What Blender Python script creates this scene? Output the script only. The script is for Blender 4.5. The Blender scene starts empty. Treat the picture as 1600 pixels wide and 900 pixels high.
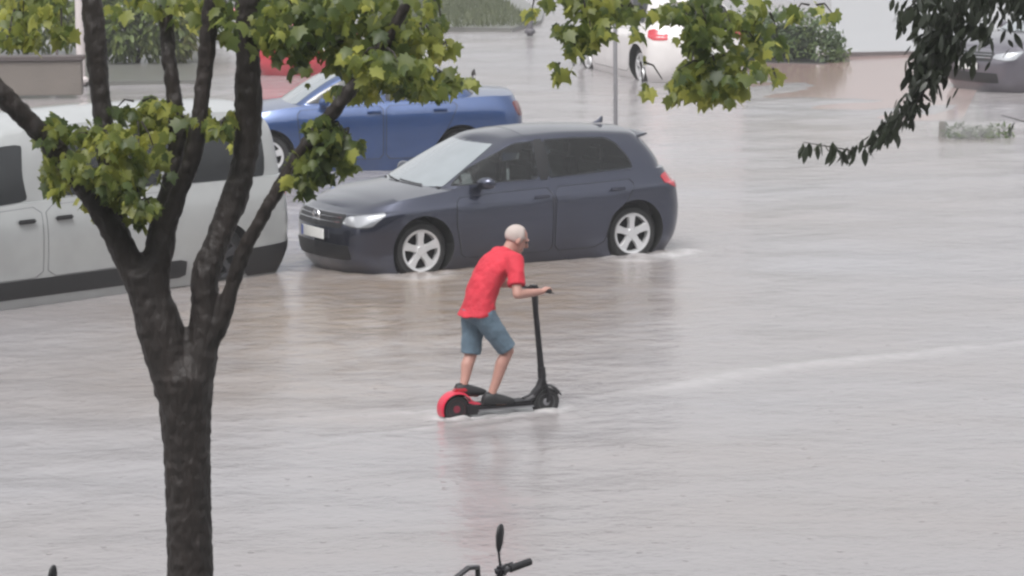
import bpy, bmesh, math, random
import numpy as np
from mathutils import Vector, Matrix
PI = math.pi
R = math.radians
rnd = random.Random(7)
nr = np.random.RandomState(11)
scene = bpy.context.scene
COL = scene.collection

# ------------------------------------------------------------------ camera
FPX, PITCH, ROLL, CAMH = 6000.0, R(8.28), R(0.52), 5.84
cR = Vector((1, 0, 0))
cF = Vector((0, math.cos(PITCH), -math.sin(PITCH)))
cU = Vector((0, math.sin(PITCH), math.cos(PITCH)))
aR = cR * math.cos(ROLL) - cU * math.sin(ROLL)
aU = cR * math.sin(ROLL) + cU * math.cos(ROLL)
camd = bpy.data.cameras.new('camera')
cam = bpy.data.objects.new('camera', camd)
COL.objects.link(cam)
M = Matrix((aR, aU, -cF)).transposed().to_4x4()
M.translation = Vector((0, 0, CAMH))
cam.matrix_world = M
camd.lens = FPX / 1600 * 36
camd.sensor_width = 36
camd.clip_end = 3000
scene.camera = cam


def ray(px, py):
    return aR * ((px - 800) / FPX) + aU * (-(py - 450) / FPX) + cF


def G(px, py, z=0.0):                      # point of the level z seen at a place of the photo
    d = ray(px, py)
    return Vector((0, 0, CAMH)) + d * ((z - CAMH) / d.z)


def at(px, py, Y):                         # point at the distance Y
    d = ray(px, py)
    return Vector((0, 0, CAMH)) + d * (Y / d.y)


# ------------------------------------------------------------------ materials
def newmat(name):
    m = bpy.data.materials.new(name)
    m.use_nodes = True
    nt = m.node_tree
    return m, nt, nt.nodes['Principled BSDF']


def nodes(nt, *types):
    return [nt.nodes.new(t) for t in types]


def mat(name, col, rough=.5, metal=0, coat=0, bump=0, bscale=40, var=0, vscale=6, spec=.5, coatr=.06, trans=0, stretch=None):
    m, nt, b = newmat(name)
    b.inputs['Base Color'].default_value = (*col, 1)
    b.inputs['Roughness'].default_value = rough
    b.inputs['Metallic'].default_value = metal
    b.inputs['Coat Weight'].default_value = coat
    b.inputs['Coat Roughness'].default_value = coatr
    b.inputs['Specular IOR Level'].default_value = spec
    if bump or var:
        tc = nt.nodes.new('ShaderNodeTexCoord')
        src = tc.outputs['Object']
        if stretch:
            mp = nt.nodes.new('ShaderNodeMapping')
            mp.inputs['Scale'].default_value = stretch
            nt.links.new(src, mp.inputs['Vector'])
            src = mp.outputs['Vector']
    if var:
        n, mx = nodes(nt, 'ShaderNodeTexNoise', 'ShaderNodeMix')
        n.inputs['Scale'].default_value = vscale
        n.inputs['Detail'].default_value = 6
        nt.links.new(src, n.inputs['Vector'])
        mx.data_type = 'RGBA'
        mx.inputs['A'].default_value = (*[max(0, c * (1 - var)) for c in col], 1)
        mx.inputs['B'].default_value = (*[min(1, c * (1 + var)) for c in col], 1)
        nt.links.new(n.outputs['Fac'], mx.inputs['Factor'])
        nt.links.new(mx.outputs['Result'], b.inputs['Base Color'])
    if bump:
        n, bp = nodes(nt, 'ShaderNodeTexNoise', 'ShaderNodeBump')
        n.inputs['Scale'].default_value = bscale
        n.inputs['Detail'].default_value = 4
        nt.links.new(src, n.inputs['Vector'])
        bp.inputs['Strength'].default_value = bump
        bp.inputs['Distance'].default_value = .02
        nt.links.new(n.outputs['Fac'], bp.inputs['Height'])
        nt.links.new(bp.outputs['Normal'], b.inputs['Normal'])
    return m


def leafmat(name, stops, trans=.35, rough=.4):
    m, nt, b = newmat(name)
    g, cr, tr, mx = nodes(nt, 'ShaderNodeNewGeometry', 'ShaderNodeValToRGB', 'ShaderNodeBsdfTranslucent', 'ShaderNodeMixShader')
    el = cr.color_ramp.elements
    while len(el) < len(stops):
        el.new(.5)
    for e, (p, c) in zip(el, stops):
        e.position = p
        e.color = (*c, 1)
    tc, nz, ma = nodes(nt, 'ShaderNodeTexCoord', 'ShaderNodeTexNoise', 'ShaderNodeMath')
    nz.inputs['Scale'].default_value = 2.2
    nz.inputs['Detail'].default_value = 2
    nt.links.new(tc.outputs['Object'], nz.inputs['Vector'])
    mr = nt.nodes.new('ShaderNodeMapRange')
    mr.inputs['From Min'].default_value = .33
    mr.inputs['From Max'].default_value = .67
    mr.inputs['To Max'].default_value = .55
    nt.links.new(nz.outputs['Fac'], mr.inputs['Value'])
    ma.operation = 'MULTIPLY_ADD'
    nt.links.new(g.outputs['Random Per Island'], ma.inputs[0])
    ma.inputs[1].default_value = .5
    nt.links.new(mr.outputs['Result'], ma.inputs[2])
    nt.links.new(ma.outputs[0], cr.inputs['Fac'])
    nt.links.new(cr.outputs['Color'], b.inputs['Base Color'])
    hs = nt.nodes.new('ShaderNodeHueSaturation')
    hs.inputs['Value'].default_value = 1.6
    hs.inputs['Hue'].default_value = .485
    nt.links.new(cr.outputs['Color'], hs.inputs['Color'])
    nt.links.new(hs.outputs['Color'], tr.inputs['Color'])
    b.inputs['Roughness'].default_value = rough
    mx.inputs['Fac'].default_value = trans
    nt.links.new(b.outputs['BSDF'], mx.inputs[1])
    nt.links.new(tr.outputs['BSDF'], mx.inputs[2])
    nt.links.new(mx.outputs['Shader'], nt.nodes['Material Output'].inputs['Surface'])
    return m


def paint(name, col, metal=.0, rough=.35):
    m, nt, b = newmat(name)
    tc, n, r, n2, bp, mr = nodes(nt, 'ShaderNodeTexCoord', 'ShaderNodeTexNoise', 'ShaderNodeMapRange', 'ShaderNodeTexNoise', 'ShaderNodeBump', 'ShaderNodeMix')
    n.inputs['Scale'].default_value = 3.5
    n.inputs['Detail'].default_value = 5
    nt.links.new(tc.outputs['Object'], n.inputs['Vector'])
    r.inputs['To Min'].default_value = .03
    r.inputs['To Max'].default_value = .10
    nt.links.new(n.outputs['Fac'], r.inputs['Value'])
    nt.links.new(r.outputs['Result'], b.inputs['Coat Roughness'])
    n2.inputs['Scale'].default_value = 70
    n2.inputs['Detail'].default_value = 2
    nt.links.new(tc.outputs['Object'], n2.inputs['Vector'])
    bp.inputs['Strength'].default_value = .10
    bp.inputs['Distance'].default_value = .0008
    nt.links.new(n2.outputs['Fac'], bp.inputs['Height'])
    nt.links.new(bp.outputs['Normal'], b.inputs['Coat Normal'])
    mr.data_type = 'RGBA'
    mr.inputs['A'].default_value = (*[c * .85 for c in col], 1)
    mr.inputs['B'].default_value = (*[min(1, c * 1.15) for c in col], 1)
    nt.links.new(n.outputs['Fac'], mr.inputs['Factor'])
    nt.links.new(mr.outputs['Result'], b.inputs['Base Color'])
    b.inputs['Metallic'].default_value = metal
    b.inputs['Roughness'].default_value = rough
    b.inputs['Coat Weight'].default_value = 1
    b.inputs['Coat IOR'].default_value = 1.6
    return m


BLACK = mat('black plastic', (.012, .012, .014), .45)
TYRE = mat('tyre rubber', (.016, .016, .017), .7, bump=.3, bscale=60)
RIMM = mat('silver alloy', (.62, .62, .63), .35, metal=.35)
GLASS = mat('dark window glass', (.010, .012, .014), .05, spec=.6, coat=.3)
WSCREEN = mat('wet windscreen painted sky', (.235, .26, .275), .12, coat=1, var=.2, vscale=3)  # pale base colour stands in for sky reflected in the wet glass
LAMP = mat('clear lamp', (.30, .31, .33), .12, metal=.5, coat=1)
REDL = mat('red lamp', (.42, .01, .025), .18, coat=1)
CHROME = mat('chrome', (.7, .7, .72), .15, metal=1)
PLATE = mat('plate white', (.72, .72, .70), .4)
PLBLUE = mat('plate blue', (.03, .08, .4), .4)
DARKRED = mat('dull red lamp', (.12, .012, .018), .25, coat=.5)
CABIN = mat('dark cabin lining', (.035, .035, .038), .8)


def clearglass():
    m, nt, b = newmat('tinted car glass')
    tr, gl, fr, mx = nodes(nt, 'ShaderNodeBsdfTransparent', 'ShaderNodeBsdfGlossy', 'ShaderNodeFresnel', 'ShaderNodeMixShader')
    nt.nodes.remove(b)
    tr.inputs['Color'].default_value = (.50, .54, .53, 1)
    gl.inputs['Roughness'].default_value = .05
    fr.inputs['IOR'].default_value = 1.6
    nt.links.new(fr.outputs['Fac'], mx.inputs['Fac'])
    nt.links.new(tr.outputs['BSDF'], mx.inputs[1])
    nt.links.new(gl.outputs['BSDF'], mx.inputs[2])
    nt.links.new(mx.outputs['Shader'], nt.nodes['Material Output'].inputs['Surface'])
    return m


CLEAR = clearglass()
DKRIM = mat('dark alloy', (.06, .06, .065), .4, metal=.5)
WELL = mat('wheel well', (.006, .006, .006), .9)


# ------------------------------------------------------------------ mesh builder
class MB:
    def __init__(self):
        self.v, self.f, self.m = [], [], []

    def add(self, vs, fs, mi=0):
        o = len(self.v)
        self.v += [tuple(p) for p in vs]
        self.f += [tuple(i + o for i in q) for q in fs]
        self.m += [mi] * len(fs)

    def box(self, c, s, rz=0, mi=0, bev=.0, M3=None):
        bm = bmesh.new()
        bmesh.ops.create_cube(bm, size=1)
        bmesh.ops.scale(bm, vec=s, verts=bm.verts)
        if bev:
            bmesh.ops.bevel(bm, geom=list(bm.edges), offset=bev, segments=2, affect='EDGES')
        if M3 is None:
            M3 = Matrix.Rotation(rz, 3, 'Z')
        bm.verts.index_update()
        self.add([M3 @ v.co + Vector(c) for v in bm.verts], [[v.index for v in f.verts] for f in bm.faces], mi)
        bm.free()

    def rings(self, rs, closed=True, cap=True, mi=0):
        n = len(rs[0])
        vs = [p for r in rs for p in r]
        fs = []
        for i in range(len(rs) - 1):
            for j in range(n if closed else n - 1):
                k = (j + 1) % n
                fs.append((i * n + j, i * n + k, (i + 1) * n + k, (i + 1) * n + j))
        if cap:
            fs.append(tuple(reversed(range(n))))
            fs.append(tuple(range((len(rs) - 1) * n, len(rs) * n)))
        self.add(vs, fs, mi)

    def tube(self, pts, rad, n=8, mi=0, flat=1.0, cap=True):
        pts = [Vector(p) for p in pts]
        if not hasattr(rad, '__len__'):
            rad = [rad] * len(pts)
        rs = []
        up = None
        for i, p in enumerate(pts):
            d = (pts[min(i + 1, len(pts) - 1)] - pts[max(i - 1, 0)]).normalized()
            if up is None:
                up = Vector((0, 0, 1)) if abs(d.z) < .9 else Vector((1, 0, 0))
            u = d.cross(up).normalized()
            v = u.cross(d).normalized()
            up = v
            rs.append([p + (u * math.cos(2 * PI * k / n) + v * math.sin(2 * PI * k / n) * flat) * rad[i] for k in range(n)])
        self.rings(rs, True, cap, mi)

    def loft(self, secs, n=20, mi=0, cap=True):
        # secs: (centre, axis u * half width, axis v * half depth)
        rs = []
        for c, u, v in secs:
            c, u, v = Vector(c), Vector(u), Vector(v)
            rs.append([c + u * math.cos(2 * PI * k / n) + v * math.sin(2 * PI * k / n) for k in range(n)])
        self.rings(rs, True, cap, mi)

    def lathe(self, prof, c=(0, 0, 0), axis='y', n=32, mi=0):
        # prof: (radius, offset along the axis)
        rs = []
        for r, a in prof:
            rg = []
            for k in range(n):
                t = 2 * PI * k / n
                x, z = r * math.cos(t), r * math.sin(t)
                p = {'y': (x, a, z), 'z': (x, z, a), 'x': (a, x, z)}[axis]
                rg.append(Vector(p) + Vector(c))
            rs.append(rg)
        self.rings(rs, True, True, mi)

    def ell(self, c, r, n=14, mi=0, M3=None):
        bm = bmesh.new()
        bmesh.ops.create_uvsphere(bm, u_segments=n, v_segments=max(6, n // 2), radius=1)
        bmesh.ops.scale(bm, vec=r, verts=bm.verts)
        bm.verts.index_update()
        M3 = M3 or Matrix.Identity(3)
        self.add([M3 @ v.co + Vector(c) for v in bm.verts], [[v.index for v in f.verts] for f in bm.faces], mi)
        bm.free()

    def build(self, name, mats, parent=None, smooth=True, angle=40, fix=True):
        me = bpy.data.meshes.new(name)
        me.from_pydata(self.v, [], self.f)
        if not hasattr(mats, '__len__'):
            mats = [mats]
        for m in mats:
            me.materials.append(m)
        if len(mats) > 1:
            me.polygons.foreach_set('material_index', self.m)
        if fix:
            bm = bmesh.new()
            bm.from_mesh(me)
            bmesh.ops.recalc_face_normals(bm, faces=bm.faces)
            bm.to_mesh(me)
            bm.free()
        if smooth:
            me.shade_smooth()
            if angle < 180:
                me.set_sharp_from_angle(angle=R(angle))
        o = bpy.data.objects.new(name, me)
        COL.objects.link(o)
        if parent:
            o.parent = parent
        return o


def tag(o, label=None, cat=None, group=None, kind=None):
    if label:
        o['label'] = label
    if cat:
        o['category'] = cat
    if group:
        o['group'] = group
    if kind:
        o['kind'] = kind
    return o


def empty(name, loc, rz=0, **k):
    o = bpy.data.objects.new(name, None)
    COL.objects.link(o)
    o.location = loc
    o.rotation_euler = (0, 0, rz)
    return tag(o, **k)


def copy_tree(o, parent=None):
    c = o.copy()
    COL.objects.link(c)
    if parent:
        c.parent = parent
    for ch in list(o.children):
        copy_tree(ch, c)
    return c


def apply_mods(o, smooth=True, angle=180):
    dg = bpy.context.evaluated_depsgraph_get()
    dg.update()
    me = bpy.data.meshes.new_from_object(o.evaluated_get(dg))
    o.modifiers.clear()
    o.data = me
    if smooth:
        me.shade_smooth()
        if angle < 180:
            me.set_sharp_from_angle(angle=R(angle))
    return o


def remesh(o, vox, it=4):
    m = o.modifiers.new('r', 'REMESH')
    m.mode = 'VOXEL'
    m.voxel_size = vox
    s = o.modifiers.new('s', 'SMOOTH')
    s.factor = .5
    s.iterations = it
    mats = list(o.data.materials)
    apply_mods(o)
    if not o.data.materials:
        for q in mats:
            o.data.materials.append(q)
    return o


# ------------------------------------------------------------------ smooth curves
def hermite(x, xs, ys):
    xs, ys = np.array(xs, float), np.array(ys, float)
    if ys.ndim == 1:
        ys = ys[:, None]
    d = np.gradient(ys, xs, axis=0)
    i = np.clip(np.searchsorted(xs, x) - 1, 0, len(xs) - 2)
    h = xs[i + 1] - xs[i]
    t = np.clip((x - xs[i]) / h, 0, 1)
    h00, h10, h01, h11 = 2 * t**3 - 3 * t**2 + 1, t**3 - 2 * t**2 + t, -2 * t**3 + 3 * t**2, t**3 - t**2
    return h00[:, None] * ys[i] + (h10 * h)[:, None] * d[i] + h01[:, None] * ys[i + 1] + (h11 * h)[:, None] * d[i + 1]


def inpoly(x, y, poly):
    c = False
    n = len(poly)
    for i in range(n):
        x1, y1 = poly[i]
        x2, y2 = poly[(i + 1) % n]
        if (y1 > y) != (y2 > y) and x < (x2 - x1) * (y - y1) / (y2 - y1) + x1:
            c = not c
    return c


def shrink(poly, f=.93):
    cx = sum(p[0] for p in poly) / len(poly)
    cy = sum(p[1] for p in poly) / len(poly)
    return [(cx + (x - cx) * f, cy + (y - cy) * f) for x, y in poly]


class Shell:
    """closed shell of plan rings stacked in height; s runs front centre - side - rear centre, t over the levels"""
    def __init__(self, plan, levels, crown=.05, ns=8, nt=5, tmap=None):
        self.plan, self.levels, self.tmap = plan, levels, tmap
        K, L = len(plan), len(levels)
        ctl = np.zeros((L, K, 3))
        for l, lv in enumerate(levels):
            for k, (kind, dx, yn) in enumerate(plan):
                x = {'F': lv['xf'] + dx, 'M': dx, 'R': lv['xr'] + dx}[kind]
                ctl[l, k, 0] = x
                ctl[l, k, 1] = yn * lv['w']
            zx = lv['z']
            if not hasattr(zx, '__len__'):
                ctl[l, :, 2] = zx
            else:
                xs = [p[0] for p in zx][::-1]
                zs = [p[1] for p in zx][::-1]
                ctl[l, :, 2] = hermite(np.clip(ctl[l, :, 0], xs[0], xs[-1]), xs, zs)[:, 0]
        self.K, self.L = K, L
        self.sv = np.linspace(0, K - 1, (K - 1) * ns + 1)
        self.tv = np.linspace(0, L - 1, (L - 1) * nt + 1)
        a = np.stack([hermite(self.sv, np.arange(K), ctl[l]) for l in range(L)])      # L,S,3
        a = a.reshape(L, -1)
        self.g = hermite(self.tv, np.arange(L), a).reshape(len(self.tv), len(self.sv), 3)
        self.g[:, 0, 1] = 0
        self.g[:, -1, 1] = 0
        self.g[:, 1:-1, 1] = np.maximum(self.g[:, 1:-1, 1], .004)
        self.crown = crown

    def _t(self, t):
        return float(np.interp(t, self.tmap[0], self.tmap[1])) if self.tmap else t

    def build(self, name, mats, parent, holes=()):
        T, S, _ = self.g.shape
        mb = MB()
        ring = []
        for t in range(T):
            left = [tuple(p) for p in self.g[t]]
            right = [(p[0], -p[1], p[2]) for p in self.g[t][-2:0:-1]]
            ring.append(left + right)
        mb.rings(ring, True, False)
        N = len(ring[0])
        if holes:
            keep = []
            for q in mb.f:
                i, j = q[0] // N, q[0] % N
                t = (self.tv[i] + self.tv[i + 1]) / 2
                if j < S - 1:
                    sc_ = (self.sv[j] + self.sv[j + 1]) / 2
                else:
                    k = N - j
                    sc_ = -(self.sv[min(k, S - 1)] + self.sv[max(k - 1, 0)]) / 2
                if not any(inpoly(sc_, t, h) for h in holes):
                    keep.append(q)
            mb.f = keep
            mb.m = [0] * len(keep)
        nc = 10
        # top and bottom closures: rows between mirrored points
        for which in (0, 1):
            t0 = T - 1 if which else 0
            prev = None
            for j in range(S):
                li = t0 * N + j
                ri = t0 * N + (N - j) % N
                p = self.g[t0, j]
                if j in (0, S - 1):
                    row = [li]
                else:
                    row = [li]
                    for c in range(1, nc):
                        eta = 1 - 2 * c / nc
                        e = min(1, min(j, S - 1 - j) / 24)
                        z = p[2] + (self.crown * (1 - eta * eta) * math.sin(e * PI / 2) if which else 0)
                        mb.v.append((p[0], p[1] * eta, z))
                        row.append(len(mb.v) - 1)
                    row.append(ri)
                if prev is not None:
                    if len(prev) == 1:
                        for c in range(len(row) - 1):
                            mb.f.append((prev[0], row[c], row[c + 1]))
                            mb.m.append(0)
                    elif len(row) == 1:
                        for c in range(len(prev) - 1):
                            mb.f.append((prev[c], row[0], prev[c + 1]))
                            mb.m.append(0)
                    else:
                        for c in range(nc):
                            mb.f.append((prev[c], row[c], row[c + 1], prev[c + 1]))
                            mb.m.append(0)
                prev = row
        return mb.build(name, mats, parent, angle=50)

    def P(self, s, t):
        t = self._t(t)
        side = 1
        if s < 0:
            side, s = -1, -s
        S = self.g.shape[1]
        T = self.g.shape[0]
        a = min(max(s / (self.K - 1) * (S - 1), 0), S - 1.0001)
        b = min(max(t / (self.L - 1) * (T - 1), 0), T - 1.0001)
        i, j = int(a), int(b)
        fa, fb = a - i, b - j
        g = self.g
        p = (g[j, i] * (1 - fa) + g[j, i + 1] * fa) * (1 - fb) + (g[j + 1, i] * (1 - fa) + g[j + 1, i + 1] * fa) * fb
        return np.array([p[0], p[1] * side, p[2]])

    def N(self, s, t):
        e = .06
        du = self.P(s + e, t) - self.P(s - e, t)
        t0, t1 = max(t - e, 0), min(t + e, (self.tmap[0][-1] if self.tmap else self.L - 1) - .001)
        dv = self.P(s, t1) - self.P(s, t0)
        n = np.cross(du, dv)
        ln = np.linalg.norm(n)
        if ln < 1e-9:
            return np.array([1., 0, 0])
        n = n / ln
        c = self.P(s, t) - np.array([0, 0, .6])
        out = np.array([c[0] * (1 if abs(s) < 3 or abs(s) > self.K - 4 else 0), c[1], 0])
        return n if n @ out > 0 else -n

    def sx(self, x, t):
        T = self.g.shape[0]
        b = self._t(t) / (self.L - 1) * (T - 1)
        row = self.g[int(round(min(max(b, 0), T - 1)))]
        return float(np.interp(-x, -row[:, 0], self.sv))

    def panel(self, mb, outline, off=.004, mi=0, rings=5, chaikin=2, sub=6, seam=None, seamw=.012, skirt=.012):
        """outline: convex list of (s, t)"""
        pts = [np.array(p, float) for p in outline]
        for _ in range(chaikin):
            q = []
            for i in range(len(pts)):
                a, b = pts[i], pts[(i + 1) % len(pts)]
                ln = math.hypot((b - a)[0] * .8, (b - a)[1] * .17)
                w = min(.12, .05 / max(ln, .01)) if _ == 0 else .25
                q += [a * (1 - w) + b * w, a * w + b * (1 - w)]
            pts = q
        fin = []
        for i in range(len(pts)):
            a, b = pts[i], pts[(i + 1) % len(pts)]
            n = max(1, int(np.linalg.norm((b - a) * np.array([1, 1])) * sub))
            fin += [a + (b - a) * k / n for k in range(n)]
        c = sum(fin) / len(fin)

        def mp(q, o):
            p = self.P(*q)
            return tuple(p + self.N(*q) * o)
        rs = [[mp(q, off - skirt) for q in fin], [mp(q, off) for q in fin]]
        for r in range(1, rings):
            f = 1 - r / rings
            rs.append([mp(c + (q - c) * f, off) for q in fin])
        n = len(fin)
        vs = [p for r_ in rs for p in r_] + [mp(c, off)]
        fs = []
        for i in range(len(rs) - 1):
            for j in range(n):
                k = (j + 1) % n
                fs.append((i * n + j, i * n + k, (i + 1) * n + k, (i + 1) * n + j))
        b = (len(rs) - 1) * n
        for j in range(n):
            fs.append((b + j, b + (j + 1) % n, len(rs) * n))
        mb.add(vs, fs, mi)
        if seam is not None:                       # a dark gap drawn as a thin raised strip round the panel
            a = [np.array(mp(q, off + .0015)) for q in fin]
            cc = np.array(mp(c, off))
            inn = [p + (cc - p) / np.linalg.norm(cc - p) * seamw for p in a]
            o2 = [tuple(p) for p in a] + [tuple(p) for p in inn]
            mb.add(o2, [(j, (j + 1) % n, n + (j + 1) % n, n + j) for j in range(n)], seam)


# ------------------------------------------------------------------ wheels
def wheel_parts(parent, x, y, r, side, spokes=5, rim_r=.23, rimm=RIMM, width=.21):
    h = width / 2
    w = empty('wheel', (x, y - side * h, r))
    w.parent = parent
    mb = MB()
    mb.lathe([(rim_r - .01, -h), (rim_r + .01, -h), (r - .03, -h + .005), (r, -h + .04), (r, h - .04), (r - .03, h - .005), (rim_r + .012, h), (rim_r - .006, h - .015), (rim_r - .012, -h)], n=40)
    mb.build('tyre', TYRE, w)
    mb = MB()
    s = side
    # barrel and outer lip
    mb.lathe([(rim_r - .004, -s * h * .9), (rim_r, s * (h - .012)), (rim_r - .006, s * (h + .002)), (rim_r - .030, s * (h - .004)), (rim_r - .034, s * (h - .05)), (rim_r - .04, -s * h * .9)], n=40)
    mb.lathe([(.0005, s * (h - .07)), (rim_r - .03, s * (h - .07)), (rim_r - .03, s * (h - .075)), (.0005, s * (h - .075))], n=32, mi=1)
    mb.lathe([(.0005, s * (h - .004)), (.05, s * (h - .006)), (.066, s * (h - .02)), (.07, s * (h - .06)), (.0005, s * (h - .06))], n=24)
    for k in range(spokes):
        a = 2 * PI * k / spokes + .31
        for q, sg in ((0, 1),):
            ca, sa = math.cos(a), math.sin(a)
            rs = []
            for rr, hw, o in ((.05, .044, .012), (.11, .036, .010), (rim_r - .05, .046, .006), (rim_r - .022, .066, .006)):
                sec = []
                for (u, vv) in ((-1, 0), (-.8, .014), (.8, .014), (1, 0), (1, -.03), (-1, -.03)):
                    px = rr * ca - u * hw * sa
                    pz = rr * sa + u * hw * ca
                    sec.append((px, s * (h - .018 + vv - o + .006), pz))
                rs.append(sec)
            mb.rings(rs)
    mb.build('rim', [rimm, WELL], w, angle=30)
    return w


def arch_cut(body, spots, r, ymin, zc):
    mb = MB()
    for x in spots:
        for s in (1, -1):
            mb.lathe([(.001, s * ymin), (r, s * ymin), (r, s * 1.4), (.001, s * 1.4)], c=(x, 0, zc), n=48)
    cut = mb.build('cut', WELL, smooth=False)
    cut.parent = None
    m = body.modifiers.new('b', 'BOOLEAN')
    m.operation = 'DIFFERENCE'
    m.solver = 'EXACT'
    m.object = cut
    try:
        m.material_mode = 'TRANSFER'
    except Exception:
        pass
    pr = body.parent
    body.parent = None
    apply_mods(body, True, 40)
    body.parent = pr
    bpy.data.objects.remove(cut)


def box_part(name, c, s, m, parent, bev=.01, rz=0):
    mb = MB()
    mb.box(c, s, rz, 0, bev)
    return mb.build(name, m, parent, angle=35)


PLAN = [('F', 0, 0), ('F', -.02, .33), ('F', -.08, .62), ('F', -.23, .87), ('F', -.52, .98), ('M', .8, 1.0), ('M', 0, 1.0), ('M', -.8, 1.0), ('R', .47, .985), ('R', .20, .91), ('R', .07, .70), ('R', .02, .38), ('R', 0, 0)]
GPLAN = [('F', 0, 0), ('F', -.02, .33), ('F', -.08, .66), ('F', -.20, .93), ('F', -.42, .985), ('M', -.15, 1.0), ('M', -.55, 1.0), ('M', -.95, .995), ('R', .40, .97), ('R', .17, .90), ('R', .06, .70), ('R', .02, .38), ('R', 0, 0)]


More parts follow.
